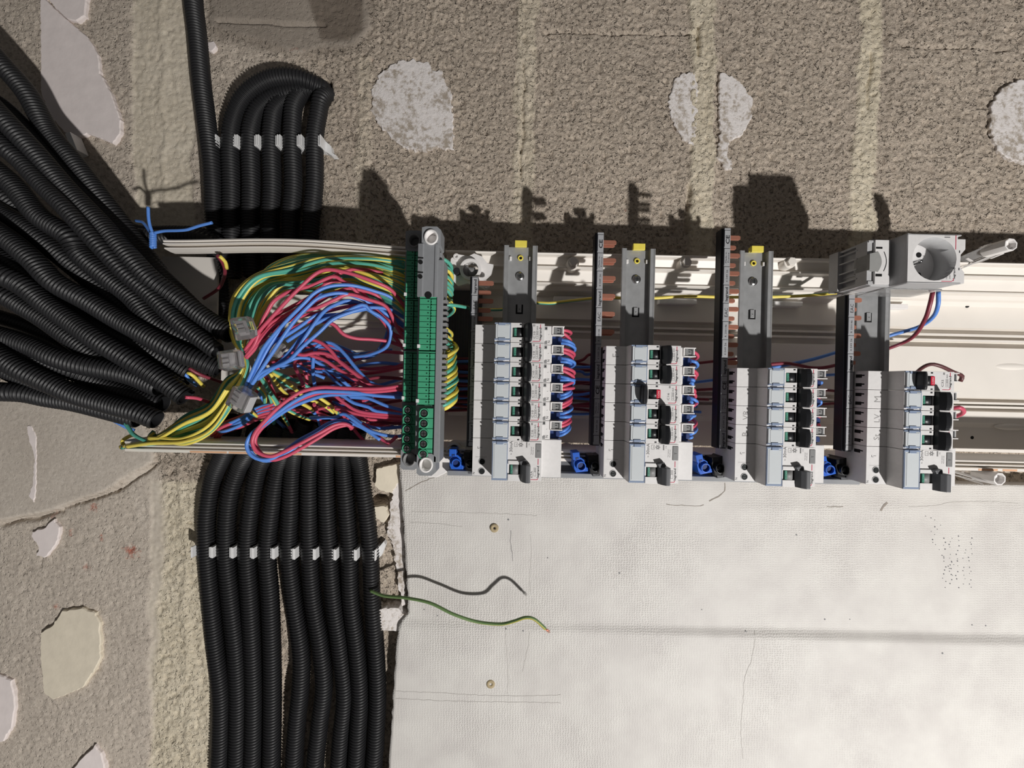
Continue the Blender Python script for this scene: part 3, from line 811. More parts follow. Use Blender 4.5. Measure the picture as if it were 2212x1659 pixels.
# ---------------------------------------------------------------- breakers
P = 17.7
def breaker_parts(rating, on, kind):
    parts = []
    w = P - .25
    mb = MB()
    # shoulder body, stepped profile, then nose with chamfered front
    mb.prism([(-41.5, 6), (-41.5, 44), (-22.6, 44), (-22.5, 60), (-8.2, 60), (-8.2, 56), (3.6, 56), (3.6, 60), (22.2, 60), (22.2, 45), (24, 44.4),
              (30.6, 44.4), (30.6, 3), (20, 1), (-20, 1)], 'b', .12, w)
    mb.box(30.4, 41.5, .12, 8.9, 6, 44.4); mb.box(30.4, 39.6, 8.8, w, 6, 36)
    # bezel shoulders around the handle
    mb.box(-8.2, 3.3, .12, 4.2, 55.5, 61.2); mb.box(-8.2, 3.3, 13.0, w, 55.5, 61.2)
    mb.box(-8.2, -6.6, 4, 13.2, 55.5, 61.0)
    parts.append(('housing', mb.mesh('housing', ['device_plastic'], bevel=.28)))
    mb = MB(); mb.box(-.2, 1.6, .9, 2.2, 61.2, 61.35); mb.box(-.2, 1.6, 15.6, 16.8, 61.2, 61.35)
    mb.box(-2.5, 3.3, 4.0, 4.25, 56, 60.9); 
    parts.append(('bezel_slot', mb.mesh('bezel_slot', ['print_black'])))
    # transparent label cover
    mb = MB(); mb.box(-21.6, -8.6, 1.6, 14.6, 60, 61.6); mb.box(-20.0, -9.4, 2.6, 13.9, 61.6, 61.9)
    parts.append(('label_cover', mb.mesh('label_cover', ['cover_clear'], bevel=.35)))
    mb = MB(); mb.box(-22.6, -8.4, 14.6, 15.9, 60, 62.0); mb.box(-19.2, -12.8, 13.9, 16.3, 60, 62.6); mb.box(-22.6, -8.4, .2, 1.5, 60, 61.2); mb.box(-19.2, -13, .3, 2.5, 60, 62.2); mb.box(-9.0, -8.3, 1, 15, 60, 61.7)
    parts.append(('cover_hinge', mb.mesh('cover_hinge', ['cover_blue'], bevel=.3)))
    # barrel and indicator
    mb = MB(); mb.cyl((-.2, 54.2), 5.9, 4.3, 12.9, axis='b', n=28)
    parts.append(('barrel', mb.mesh('barrel', ['toggle_black'])))
    mb = MB()
    if not on:
        mb.box(-5.2, -2.3, 4.6, 12.7, 58.2, 59.4)
        parts.append(('indicator', mb.mesh('indicator', ['indicator_green'], bevel=.2)))
        tx = MB(); tx.text('O-OFF', -3.6, 8.6, 59.4, 2.2, width=7.2); parts.append(('indicator_text', tx.mesh('indicator_text', ['indicator_text'])))
    else:
        mb.box(1.0, 4.6, 4.6, 12.7, 58.2, 60.2)
        parts.append(('indicator', mb.mesh('indicator', ['indicator_red'], bevel=.2)))
        tx = MB(); tx.text('I-ON', 2.9, 8.6, 60.2, 2.2, width=5.6); parts.append(('indicator_text', tx.mesh('indicator_text', ['device_plastic'])))
    # handle
    s = -1 if on else 1
    prof = [(1.0, 54), (3.6, 59.0), (4.6, 64.5), (6.8, 69.0), (9.6, 70.6), (11.0, 69.6), (11.3, 63.5), (10.4, 58), (8, 54)]
    if on: prof = [(-p[0] - 3.6, p[1]) for p in prof]
    mb = MB()
    n = 7; vs = []; k = len(prof)
    for j in range(n + 1):
        t = j / n; b = .7 + (w - 1.2) * t; e = 1 - .16 * abs(2 * t - 1) ** 3
        c = 6.0 * s - (3.6 if on else 0)
        vs += [(c + (p[0] - c) * e, b, 54 + (p[1] - 54) * (1 - .07 * abs(2 * t - 1) ** 3)) for p in prof]
    fs = [(j * k + i, j * k + (i + 1) % k, (j + 1) * k + (i + 1) % k, (j + 1) * k + i) for j in range(n) for i in range(k)]
    fs += [tuple(range(k)), tuple(range((n + 1) * k - 1, n * k - 1, -1))]
    mb.add(vs, fs, 0, False)
    parts.append(('toggle', mb.mesh('toggle', ['toggle_black'], bevel=.5)))
    # printing on the nose
    mb = MB()
    z = 60.02
    mb.text('legrand', 18.4, 9.2, z, 2.7, width=10.4, bold=True)
    if kind != 'short': mb.text(rating, 13.0 if not on else 11.6, 10.6, z, 2.6, width=6.4)
    mb.text('6kA', 15.6, 4.2, z, 1.9, width=3.4)
    for dd in (0, 1.9):
        mb.box(14.6 + dd, 14.75 + dd, 6.8, 13.8, z - .1, z + .06)
    for dd in (0, 3.5, 6.85):
        mb.box(14.6, 16.65, 6.8 + dd, 6.95 + dd, z - .1, z + .06)
    mb.text('4500', 15.7, 8.7, z, 1.5, width=3.0); mb.text('3', 15.7, 12.1, z, 1.5)
    mb.box(12.2, 12.7, 1.0, 3.0, z - .1, z + .06); mb.box(13.2, 13.5, 1.0, 3.0, z - .1, z + .06)
    mb.text('N', 27.6, 14.8, 44.45, 3.2)
    if kind == 'long':
        mb.text('L', 27.2, 7.8, 44.45, 1.6)
    parts.append(('printed_marking', mb.mesh('printed_marking', ['print_black'])))
    mb = MB(); mb.box(18.2, 18.8, .9, 4.3, z - .1, z + .08); mb.box(11.5, 17.2, 16.1, 16.6, z - .1, z + .08)
    mb.prism([(17.2, 16.6), (17.2, 16.1), (18.0, 15.8), (18.2, 15.1), (18.2, 14.6), (18.8, 14.6), (18.8, 15.4), (18.2, 16.3)], 'h', z - .1, z + .08)
    parts.append(('red_line', mb.mesh('red_line', ['print_red'])))
    # terminal end of the shoulder
    mb = MB(); mb.box(32.2, 40.3, 1.0, 8.0, 44.4, 45.1)
    if kind == 'long':
        mb.box(23.0, 26.0, .9, 4.0, 44.4, 44.7); mb.prism([(23, 17.1), (26, 17.1), (26, 14.0), (25.2, 13.8), (23, 14.9)], 'h', 44.4, 44.7)
    parts.append(('phase_terminal', mb.mesh('phase_terminal', ['terminal_grey'], bevel=.2)))
    mb = MB(); z = 45.1
    mb.box(38.2, 38.9, 1.9, 7.3, z, z + .15); mb.box(35.0, 38.9, 1.9, 2.6, z, z + .15); mb.box(35.2, 38.5, 6.6, 7.3, z, z + .15); mb.box(35.2, 37.0, 3.8, 4.5, z, z + .15)
    if kind == 'long': mb.box(24.2, 25.4, 1.6, 3.2, 44.7, 44.8)
    parts.append(('terminal_mark', mb.mesh('terminal_mark', ['print_black'])))
    mb = MB(); mb.box(30.8, 41.8, .15, 1.0, 40, 46.2); mb.box(30.8, 41.8, 8.0, 8.9, 40, 46.2); mb.box(30.4, 31.6, .15, 8.9, 42, 45.6)
    parts.append(('terminal_rim', mb.mesh('terminal_rim', ['white_plastic'], bevel=.2)))
    mb = MB(); mb.box(30.6, 39.9, 9.1, w - .2, 36, 37)
    parts.append(('neutral_recess', mb.mesh('neutral_recess', ['block_navy'])))
    mb = MB(); mb.prism([(36.6, 10.4), (39.0, 10.0), (40.2, 11.5), (40.2, 14.8), (38.2, 15.6), (36.6, 14.8)], 'h', 37, 40.5)
    parts.append(('neutral_clamp', mb.mesh('neutral_clamp', ['block_navy'], bevel=.4)))
    # slots on the comb side
    mb = MB()
    for b in (3.2, 11.6):
        mb.box(-41.62, -41.3, b, b + 3.2, 30, 37); mb.box(-41.62, -41.3, b + .4, b + 1.6, 37, 40)
    parts.append(('busbar_slot', mb.mesh('busbar_slot', ['hole_black'])))
    return parts

def rcd_parts(amp):
    parts = []; w = 35.25
    mb = MB()
    mb.prism([(-41.5, 6), (-41.5, 44), (-22.6, 44), (-22.5, 60), (22.2, 60), (22.2, 45), (24, 44.4), (41.5, 44.4), (41.5, 6), (20, 1), (-20, 1)], 'b', .12, w)
    mb.box(-8.0, 3.3, 17.4, 20.8, 59.5, 61.4); mb.box(-8.0, 3.3, 29.6, w + .3, 59.5, 61.4)
    parts.append(('housing', mb.mesh('housing', ['device_plastic'], bevel=.3)))
    mb = MB(); mb.prism([(-24.4, 44.0), (-24.4, 44.1), (-24.4, 44.1)], 'b', 0, 1)
    mb = MB(); mb.box(-21.6, -8.8, 1.8, 33.4, 60, 61.4); mb.box(-20.4, -9.6, 2.8, 32.4, 61.4, 61.7)
    parts.append(('label_cover', mb.mesh('label_cover', ['cover_clear'], bevel=.35)))
    mb = MB(); mb.box(-22.6, -8.4, .2, 1.8, 60, 61.8); mb.box(-18.6, -12.4, .3, 3.0, 60, 62.4); mb.box(-22.6, -8.4, 33.4, 35.2, 60, 61.2); mb.box(-9.2, -8.5, 1, 34, 60, 61.6); mb.box(-22.4, -21.8, 1, 34, 60, 61.4)
    parts.append(('cover_hinge', mb.mesh('cover_hinge', ['cover_blue'], bevel=.3)))
    mb = MB(); mb.box(-6.8, 3.0, 20.8, 29.6, 60.0, 60.1, 1); mb.cyl((-1.6, 56.5), 5.0, 21.0, 29.4, axis='b', n=28)
    parts.append(('barrel', mb.mesh('barrel', ['terminal_grey', 'hole_black'])))
    mb = MB(); mb.box(-5.9, -2.8, 21.2, 29.2, 60.0, 61.0); parts.append(('indicator', mb.mesh('indicator', ['indicator_green'], bevel=.2)))
    tx = MB(); tx.text('O-OFF', -4.3, 25.2, 61.0, 2.2, width=7.2); parts.append(('indicator_text', tx.mesh('indicator_text', ['indicator_text'])))
    mb = MB()
    mb.prism([(3.0, 58), (3.2, 61.5), (5.2, 66.5), (8.0, 69.5), (11.2, 69.8), (11.9, 68.5), (11.9, 61), (10.5, 58)], 'b', 19.8, 35.6)
    parts.append(('toggle', mb.mesh('toggle', ['toggle_grey'], bevel=.7)))
    mb = MB(); mb.prism([(1.8, 17.4), (8.2, 16.0), (8.8, 18.6), (8.6, 20.4), (3.2, 20.4), (2.6, 18.8)], 'h', 59, 65)
    parts.append(('toggle_guard', mb.mesh('toggle_guard', ['toggle_grey'], bevel=.5)))
    z = 60.02; mb = MB()
    mb.text('30mA', -5.6, 4.9, z, 3.8, width=9.6); mb.text('In', -5.4, 11.6, z, 1.8)
    for b0 in (1.2,):
        mb.box(-2.6, -2.4, 1.2, 5.0, z - .1, z + .06); mb.box(.1, .3, 1.2, 5.0, z - .1, z + .06); mb.box(-2.6, .3, 1.2, 1.4, z - .1, z + .06); mb.box(-2.6, .3, 4.8, 5.0, z - .1, z + .06)
    mb.text('~', -1.0, 3.1, z, 3.0); mb.ring((3.2, 3.1), .7, 1.0, z - .1, z + .06, n=12)
    for q in range(6):
        c, s_ = math.cos(q * math.pi / 3), math.sin(q * math.pi / 3); mb.ring((3.2 + 1.6 * c, 3.1 + 1.6 * s_), .35, .6, z - .1, z + .06, n=8)
    mb.box(8.0, 8.5, .8, 5.6, z - .1, z + .06); mb.box(8.9, 9.1, .8, 5.6, z - .1, z + .06); mb.text('1 N', 10.6, 3.0, z, 1.5); 
    mb.text('Test mensuel', 12.6, 8.4, z, 1.1, width=7.0); mb.text('Monthly test', 14.2, 8.4, z, 1.1, width=7.0)
    mb.text(amp, 13.4, 29.6, z, 2.6, width=6.2)
    for dd in (0, 2.0): mb.box(15.2 + dd, 15.35 + dd, 23.6, 31.0, z - .1, z + .06)
    for dd in (0, 3.6, 7.25): mb.box(15.2, 17.35, 23.6 + dd, 23.75 + dd, z - .1, z + .06)
    mb.text('3000', 16.3, 25.6, z, 1.5, width=3.0)
    mb.text('legrand', 19.0, 27.2, z, 2.7, width=10.6, bold=True)
    mb.text('N', -40.0, 33.0, 44.02, 3.0); mb.box(-38.6, -28, 17.6, 17.75, 43.9, 44.06)
    mb.box(-36.5, -35, 9.6, 9.9, 43.9, 44.06); mb.box(-36.8, -36.4, 8.0, 9.8, 43.9, 44.06); mb.box(-35.1, -32.5, 8.6, 8.9, 43.9, 44.06)
    parts.append(('printed_marking', mb.mesh('printed_marking', ['print_grey' if 0 else 'print_black'])))
    mb = MB(); mb.box(18.7, 19.3, 15.4, 20.8, z - .1, z + .08); mb.box(12.6, 17.8, 34.0, 34.5, z - .1, z + .08)
    mb.prism([(17.8, 34.5), (17.8, 34.0), (18.5, 33.7), (18.7, 33.0), (19.3, 33.0), (19.3, 33.4), (18.7, 34.3)], 'h', z - .1, z + .08)
    parts.append(('red_line', mb.mesh('red_line', ['print_red'])))
    mb = MB(); mb.box(16.6, 21.6, 2.0, 14.6, 60, 60.6); parts.append(('test_button', mb.mesh('test_button', ['terminal_grey'], bevel=.4)))
    tx = MB(); tx.text('T', 19.2, 8.3, 60.6, 3.2); parts.append(('button_mark', tx.mesh('button_mark', ['print_black'])))
    mb = MB()
    for b in (22.0, 31.0):
        mb.ring((-32.5, b), 2.7, 3.3, 43.8, 44.3, n=24); mb.cyl((-32.5, b), 2.8, 43.9, 44.1, n=24, mi=1); mb.cyl((-32.5, b), 1.9, 44.1, 44.2, n=16, mi=2); mb.box(-34.2, -30.8, b - .35, b + .35, 44.2, 44.25, 1)
    parts.append(('terminal_screw', mb.mesh('terminal_screw', ['shade_plastic', 'hole_black', 'screw_dark'])))
    mb = MB(); mb.box(40.8, 41.9, 4, 26, 20, 40); parts.append(('end_flap', mb.mesh('end_flap', ['print_black'], bevel=.4)))
    mb = MB(); mb.box(-41.62, -41.3, 4.0, 7.2, 30, 37); mb.box(-41.62, -41.3, 4.4, 5.6, 37, 40)
    mb.text('H', -0.0, 0, 0, .001)
    parts.append(('busbar_slot', mb.mesh('busbar_slot', ['hole_black'])))
    return parts

ROWS = [
    (-55.0, [('C10', 0, 'long')] * 5 + [('C16', 0, 'long')]),
    (-37.8, [('C20', 0, 'mid'), ('C16', 0, 'mid'), ('C16', 1, 'mid'), ('C16', 0, 'mid'), ('C16', 0, 'mid')]),
    (-20.0, [('C16', 0, 'short')] * 4),
    (-20.0, [('C32', 1, 'mid'), ('C16', 0, 'short'), ('C16', 0, 'short'), ('C16', 0, 'short')]),
]
notes = {(0, 5): ' directly above the residual current breaker', (1, 0): ' rated C20, topmost', (1, 2): ' switched ON, red window, lever to the left', (3, 0): ' rated C32, lever to the left, topmost of the rightmost column'}
CACHE = {}
PENCIL = {(1, 0): 'F', (2, 2): 'VR', (2, 3): 'B', (3, 1): 'M', (3, 2): 'LV', (3, 3): 'St'}
for i, (b0, devs) in enumerate(ROWS):
    for k, key in enumerate(devs):
        if key not in CACHE: CACHE[key] = breaker_parts(*key)
        lab = 'white circuit breaker, %s from the top in the %s column' % (ORD[k], ROWN[i])
        if (i, k) in notes: lab = 'white circuit breaker' + notes[(i, k)] + ('' if 'column' in notes[(i, k)] else ', %s column' % ROWN[i])
        elif (i, k) in PENCIL: lab += ', pencil mark %s' % PENCIL[(i, k)]
        t = thing('circuit_breaker', ROWA[i], b0 + P * k, H0, lab, 'circuit breaker', 'circuit breakers in the %s column' % ROWN[i])
        put(CACHE[key], t)
        if (i, k) in PENCIL:
            s = PENCIL[(i, k)]
            mb = MB(); mb.text(s, -32.5, 8.8, 44.02, 8.5 if len(s) == 1 else 7.5, thick=.05); obj('pencil_mark', mb.mesh('pencil_mark', ['pencil']), t)
    n = len(devs)
    key = 'rcd%d' % (1 if i else 0)
    if key not in CACHE: CACHE[key] = rcd_parts('63A' if i == 0 else '40A')
    t = thing('residual_current_breaker', ROWA[i], b0 + P * n, H0, 'wide 30mA residual current breaker with grey lever, bottom of the %s column' % ROWN[i], 'residual current breaker', 'residual current breakers at the column bottoms')
    put(CACHE[key], t)

# ---------------------------------------------------------------- comb busbars
def comb(a, b0, b1, hh, label, marks, first_tooth, double, nteeth, lower=True):
    t = thing('comb_busbar', a, b0, hh, label, 'busbar')
    L = b1 - b0
    mb = MB(); mb.prism([(-8.2, -13), (-8.2, -2.2), (-6.8, -1.6), (-6.8, -.6), (-.2, -.6), (0, -11), (-2, -13)], 'b', 0, L)
    mb.prism([(-6.9, -.8), (-6.9, .4), (-6.2, .4), (-6.2, -.8)], 'b', 0, L)
    obj('busbar_housing', mb.mesh('busbar_housing', ['comb_black'], bevel=.2), t)
    mb = MB(); mb.box(-6.2, -.3, 0.2, L - 1, -.8, 0.0)
    obj('label_strip', mb.mesh('label_strip', ['comb_label']), t)
    mb = MB(); y = 0
    k = 0; y = marks[1]
    ts = marks[0]
    while y < L - 4:
        mb.box(-6.2, -.5, y, y + .45, 0, .08); mb.box(-6.2, -5.8, y, y + min(17.7, L - 2 - y) - 1.5, 0, .08)
        s = ts[k % len(ts)]
        if s == 'Made in|France':
            mb.text('Made in', -4.2, y + 9, .02, 2.3, width=10.5); mb.text('France', -1.9, y + 9, .02, 2.3, width=9.5)
        elif s and y + 17 < L:
            mb.text(s, -2.9, y + 9.2, .02, {'CE': 5.0, 'EAC': 4.2, 'legrand': 3.6}.get(s, 2.4), width={'CE': 8.5, 'EAC': 8.5, 'legrand': 13.5}.get(s, 12), bold=s in ('legrand', 'CE'))
        y += 17.7; k += 1
    obj('printed_marking', mb.mesh('printed_marking', ['print_black']), t)
    # copper teeth, each a part
    def tooth(dh, ln, w_):
        m_ = MB(); m_.prism([(-1, -w_ / 2), (ln - 1.6, -w_ / 2), (ln, -w_ / 2 + .9), (ln, w_ / 2 - .9), (ln - 1.6, w_ / 2), (-1, w_ / 2)], 'h', -11 + dh, -11 + dh + 1.6)
        return m_.mesh('copper_tooth', ['copper'], bevel=.2)
    t1 = tooth(0, 14.5, 4.6); t2 = tooth(-5, 14.0, 4.4) if double else tooth(-3, 12.0, 4.4)
    y = first_tooth; k = 0
    while k < nteeth and y < L - 2:
        o = obj('copper_tooth', t1, t); o.location = W(0, y, 0)
        o = obj('copper_tooth', t2, t); o.location = W(0, y + (1.0 if double else 8.85), 0)
        y += 17.7; k += 1
    return t
full = ['CE', 'Made in|France', '4 049 26', 'legrand', 'EAC', 'R 250146', '4 049 26', 'legrand']
comb(ROWA[0] - 40.9, -103.5, 62, H0 + 30, 'black comb busbar with copper teeth left of the leftmost breaker column', (['legrand', 'EAC', 'R 250146', '4 049 26'], .5), 4.0, False, 3)
comb(ROWA[1] - 42.9, -149, 58, H0 + 30, 'tall black comb busbar with CE on top, left of the second breaker column', (full, 2), 6.5, True, 7)
comb(ROWA[2] - 42.9, -156, 58, H0 + 30, 'tallest black comb busbar rising above the panel, left of the third breaker column', (full, 2), 6.0, False, 8)
comb(ROWA[3] - 43.9, -94, 58, H0 + 30, 'black comb busbar partly under the socket, left of the rightmost breaker column', (['EAC', 'R 250146', '4 049 26', 'legrand', ''], 4), 3.0, False, 4)

# ---------------------------------------------------------------- blue and black supply terminals
def supply():
    bl = MB(); bl.prism([(-8, -4), (-5.2, -8.5), (2, -9.5), (6, -6), (7, 3), (9.5, 4.4), (9.5, 9), (-6, 9), (-8, 4)], 'h', 0, 22); 
    bl.box(-8.5, 0.5, -17, -7.5, 6, 24)
    bm_ = bl.mesh('terminal_body', ['block_blue'], bevel=.6)
    r = MB(); r.ring((1, 1), 4.6, 6.0, 18, 25.0, n=28); rm = r.mesh('terminal_collar', ['block_blue'], bevel=.2)
    hh = MB(); hh.cyl((1, 1), 4.7, 20, 22.4, n=24); hm = hh.mesh('terminal_bore', ['block_navy'])
    n_ = MB(); n_.box(-5, -1.2, -10.5, -8.8, 23.8, 24.3); n_.box(-5, -3.8, -10.5, -6.5, 23.8, 24.3); nm = n_.mesh('latch_mark', ['block_navy'])
    kb = MB(); kb.prism([(-8, -6), (-6, -11), (8, -14), (13, -11), (13, 9), (4, 11), (-5, 9)], 'h', 0, 21); kb.box(-8, 1, -14, -8, 8, 23); kb.box(-2, 8, 8, 13, 8, 20)
    km = kb.mesh('terminal_body', ['block_black'], bevel=.6)
    kr = MB(); kr.ring((1, 0), 4.7, 5.8, 18, 24.5, n=28, sq=1.1); krm = kr.mesh('terminal_collar', ['toggle_black'], bevel=.2)
    kh = MB(); kh.cyl((1, 0), 4.6, 20, 22, n=24, mi=0); kh.cyl((1, 0), 2.2, 22, 23, n=16, mi=1); kh.box(-.6, 2.6, -.3, .3, 23, 23.1, 0); khm = kh.mesh('terminal_screw', ['hole_black', 'screw_dark'])
    kw = MB(); kw.box(-1.5, 6.5, 9.2, 12.2, 20.0, 20.3); kwm = kw.mesh('side_window', ['holder_dark'])
    return [('terminal_body', bm_), ('terminal_collar', rm), ('terminal_bore', hm), ('latch_mark', nm)], [('terminal_body', km), ('terminal_collar', krm), ('terminal_screw', khm), ('side_window', kwm)]
SB, SK = supply()
for i in range(4):
    a = ROWA[i]; rot = (0, -.12, -.22, -.25)[i]
    pa = [(-60, 79), (-59.5, 79), (-59.5, 78), (-59.5, 77)][i]
    t = thing('supply_terminal', a + pa[0], pa[1], H0 - 2, 'blue neutral supply terminal at the foot of the %s comb busbar' % ROWN[i], 'terminal', 'blue supply terminals', rot=rot)
    put(SB, t); t.scale = (.78, 1, .78)
    t = thing('supply_terminal', a + pa[0] + 13.5, pa[1] + .5, H0 - 1, 'black phase supply terminal at the foot of the %s comb busbar' % ROWN[i], 'terminal', 'black supply terminals', rot=rot * .6)
    put(SK, t); t.scale = (.8, 1.05, .72)
# ---------------------------------------------------------------- green earth terminal strips
def strip_block(n, pitch, width, cell_w):
    mb = MB(); mb.box(0, width, 0, n * pitch + 2.4, 0, 11, 1)
    mb.box(0, width, 0, 1.0, 10, 14, 0)
    for k in range(n):
        y = 1.6 + k * pitch
        mb.box(.2, cell_w, y + .25, y + pitch - .25, 8, 14.5, 0)
        mb.prism([(cell_w + .5, y + .7), (cell_w + 1.4, y + .25), (width, y + .1), (width, y + pitch - .35), (cell_w + 1.3, y + pitch - .4), (cell_w + .6, y + pitch - 1.1), (cell_w + 1.1, y + pitch / 2)], 'h', 6, 13.6, 0)
        mb.box(cell_w - 2.4, cell_w - 1.0, y + 1.8, y + 3.2, 14.5, 14.7, 1)
    return mb.mesh('terminal_block', ['strip_green', 'strip_dark'], bevel=.22)
def screw_terminal():
    mb = MB(); mb.box(-6.2, 6.5, -4.4, 4.4, -8, 3); mb.ring((-1.4, 0), 3.5, 4.5, -2, 5.2, n=28); me1 = mb.mesh('screw_terminal', ['strip_green'], bevel=.3)
    mb = MB(); mb.cyl((-1.4, 0), 3.55, 2.5, 3.2, n=24, mi=0); mb.cyl((-1.4, 0), 2.6, 3.2, 4.2, n=20, mi=1); mb.box(-3.6, .8, -.3, .3, 4.2, 4.3, 0); mb.box(-1.7, -1.1, -2.2, 2.2, 4.2, 4.3, 0)
    return me1, mb.mesh('terminal_screw', ['hole_black', 'screw_steel'])
STm, SCm = screw_terminal()
def strip(a, b_top, h, spans, screws, screw_b, width, cell_w, label, holder_top, caps, clips):
    t = thing('earth_terminal_strip', a, 0, h, label, 'terminal strip')
    mb = MB()
    b0, b1 = holder_top, caps[1]
    mb.box(-2, width + 2, b0 + 6, b1 - 8, -14, -.5)
    mb.box(width - 1.0, width + 4.5, b0 + 14, b1 - 2, -20, 4)
    obj('strip_holder', mb.mesh('strip_holder', ['holder_grey'], bevel=.6), t)
    for q, cy in enumerate(caps):
        mb = MB(); cx = width / 2 + 1
        o_ = [(cx - 8.6, cy - 9), (cx - 5, cy - 10), (cx + 5, cy - 10), (cx + 8.6, cy - 7), (cx + 8.6, cy + 7), (cx + 5, cy + 10), (cx - 6, cy + 10), (cx - 8.6, cy + 8)]
        mb.plate_hole(o_, (cx, cy), 5.9, -16, 4)
        obj('end_bracket', mb.mesh('end_bracket', ['holder_grey'], bevel=.5), t)
        mb = MB(); mb.ring((cx, cy), 4.7, 6.2, -14, 5.6, n=8 * 4, sq=1.12); mb.cyl((cx, cy), 4.9, -6, -4, n=32)
        obj('end_sleeve', mb.mesh('end_sleeve', ['white_plastic' if caps_white[0] else 'terminal_grey']), t)
    for b, n in spans:
        o = obj('terminal_block', strip_block(n, 5.19, width, cell_w), t); o.location = W(0, b, -11)
    for k in range(screws):
        o = obj('screw_terminal', STm, t); o.location = W(width / 2 - .5, screw_b + k * 9.25, 0)
        s_ = obj('terminal_screw', SCm, o)
    mb = MB()
    for b, n in spans:
        mb.box(-1.2, 1.4, b + n * 5.19 - 3.6, b + n * 5.19 - .4, 3.4, 4.4); 
    obj('number_tab', mb.mesh('number_tab', ['clip_white'], bevel=.2), t)
    if clips:
        for b, n in spans:
            for k in range(n):
                mb = MB(); y = b + 1.6 + k * 5.19
                mb.prism([(0, -6), (0, 2.6), (8.2, 1.0), (8.2, -6)], 'b', y + .5, y + 3.4); mb.box(.3, 6.8, y + 3.4, y + 4.5, -5, .5, 1)
                o = obj('wire_clamp', mb.mesh('wire_clamp', ['terminal_grey', 'hole_black']), t); o.location = W(width + .2, 0, 0)
    return t
# right-hand strip (nearer), top h ~ 140 ; left-hand strip lower
hr = 142.0; sr = S(hr)
def bb(py, px_, h): return to_ab(*UV(px_, py, h))[1]
def aa(px_, py, h): return to_ab(*UV(px_, py, h))[0]
caps_white = [True]
ar = aa(905, 800, hr)
strip(ar, 0, hr, [(bb(643, 925, hr), 9), (bb(760, 925, hr), 9)], 5, bb(892, 925, hr), 16.6, 9.6, 'green earth terminal strip with grey clamps, the right one of the two', bb(530, 925, hr), (bb(516, 926, hr), bb(1002, 926, hr)), True)
caps_white = [False]
hl = 118.0
al = aa(874, 800, hl)
strip(al, 0, hl, [(bb(538, 888, hl), 9), (bb(647, 888, hl), 9), (bb(760, 888, hl), 9)], 5, bb(885, 888, hl), 13.4, 7.8, 'green earth terminal strip half in shade, the left one of the two', bb(530, 888, hl), (bb(523, 890, hl), bb(991, 890, hl)), False)
# grey cover plate on the upper end of the right strip
t = thing('end_cover', aa(905, 560, hr), bb(530, 925, hr), hr, 'long grey end cover with two latch holes above the right green strip', 'cover')
L = bb(643, 925, hr) - bb(530, 925, hr)
mb = MB(); mb.prism([(0, -8), (0, 4.5), (4.6, 5.4), (5.2, 4.2), (14.8, 4.2), (15.6, 5.2), (17.8, 5.2), (19.0, 3.0), (19.0, -8)], 'b', 0, L)
obj('cover_body', mb.mesh('cover_body', ['holder_grey'], bevel=.3), t)
mb = MB()
for y in (17, 30):
    mb.cyl((2.8, y), 2.0, 5.4, 5.6, n=16); mb.box(.4, 5.2, y - 4.4, y - 3.2, 5.4, 5.5)
mb.cyl((10, L - 1.5), 3.2, 4.2, 4.5, n=16)
obj('latch_hole', mb.mesh('latch_hole', ['hole_black']), t)

# ---------------------------------------------------------------- white bracket beside the strips, and the lower one
t = thing('hinge_bracket', *panel_pt(1005, 580, 100), 78, 'white moulded bracket with round centre right of the green strips', 'bracket')
mb = MB(); q = 0.5
mb.prism([(-38, -34), (-33, -34), (-20, -8), (-26, 6), (-36, 12)], 'h', 8, 38)
obj('bracket_arm', mb.mesh('bracket_arm', ['white_plastic'], bevel=.8), t)
mb = MB()
outl = [(-16, -12), (-10, -17), (2, -15), (8, -18), (16, -15), (22, -8), (28, -7), (26, 2), (20, 8), (24, 14), (21, 20), (12, 15), (2, 13), (-8, 16), (-14, 10), (-17, 2)]
mb.plate_hole(outl, (5, 0), 8.0, 8, 14)
mb.ring((5, 0), 8, 11, 8, 20, n=28); mb.ring((-10, -13.5), 1.4, 3.2, 12, 17, n=16); mb.ring((21.5, 15.5), 1.3, 3.0, 12, 17, n=16)
obj('bracket_plate', mb.mesh('bracket_plate', ['white_plastic'], bevel=.4), t)
mb = MB(); mb.cyl((0, 10), 2.6, 8, 26, axis='a', n=18); mb.cyl((0, 10), 6.0, -6, 2, axis='a', n=24, r2=6); mb.cyl((0, 10), 4.6, 2, 9, axis='a', n=24)
obj('bracket_pin', mb.mesh('bracket_pin', ['terminal_grey'], bevel=.3), t)
mb = MB(); mb.cyl((-9, 2), 3.6, 14, 20, n=20); obj('black_cap', mb.mesh('black_cap', ['print_black'], bevel=.5), t)
t = thing('hinge_bracket', *panel_pt(985, 972, 90), 72, 'white moulded bracket with dark cross-head screw left of the leftmost comb foot', 'bracket')
mb = MB(); mb.prism([(-30, 30), (-26, 14), (-14, -2), (-6, -8), (8, -8), (22, -16), (26, -10), (22, 6), (8, 12), (-2, 18), (-12, 26), (-20, 30)], 'h', 0, 14)
mb.ring((-2, 0), 5.2, 8.2, 10, 19, n=24)
obj('bracket_plate', mb.mesh('bracket_plate', ['white_plastic'], bevel=1.0), t)
mb = MB(); mb.cyl((-2, 0), 4.9, 14, 20, n=24, r2=3.6); mb.box(-5, 1, -.5, .5, 20, 20.3, 1); mb.box(-2.5, -1.5, -3, 3, 20, 20.3, 1)
obj('cross_screw', mb.mesh('cross_screw', ['screw_dark', 'hole_black']), t)
mb = MB(); mb.cyl((0, 17), 1.8, 5, 10, axis='a', n=14); mb.cyl((0, 17), 4.2, 10, 16, axis='a', n=20); mb.cyl((0, 17), 5.6, 17, 22, axis='a', n=24)
obj('ribbed_pin', mb.mesh('ribbed_pin', ['shade_plastic'], bevel=.3), t)
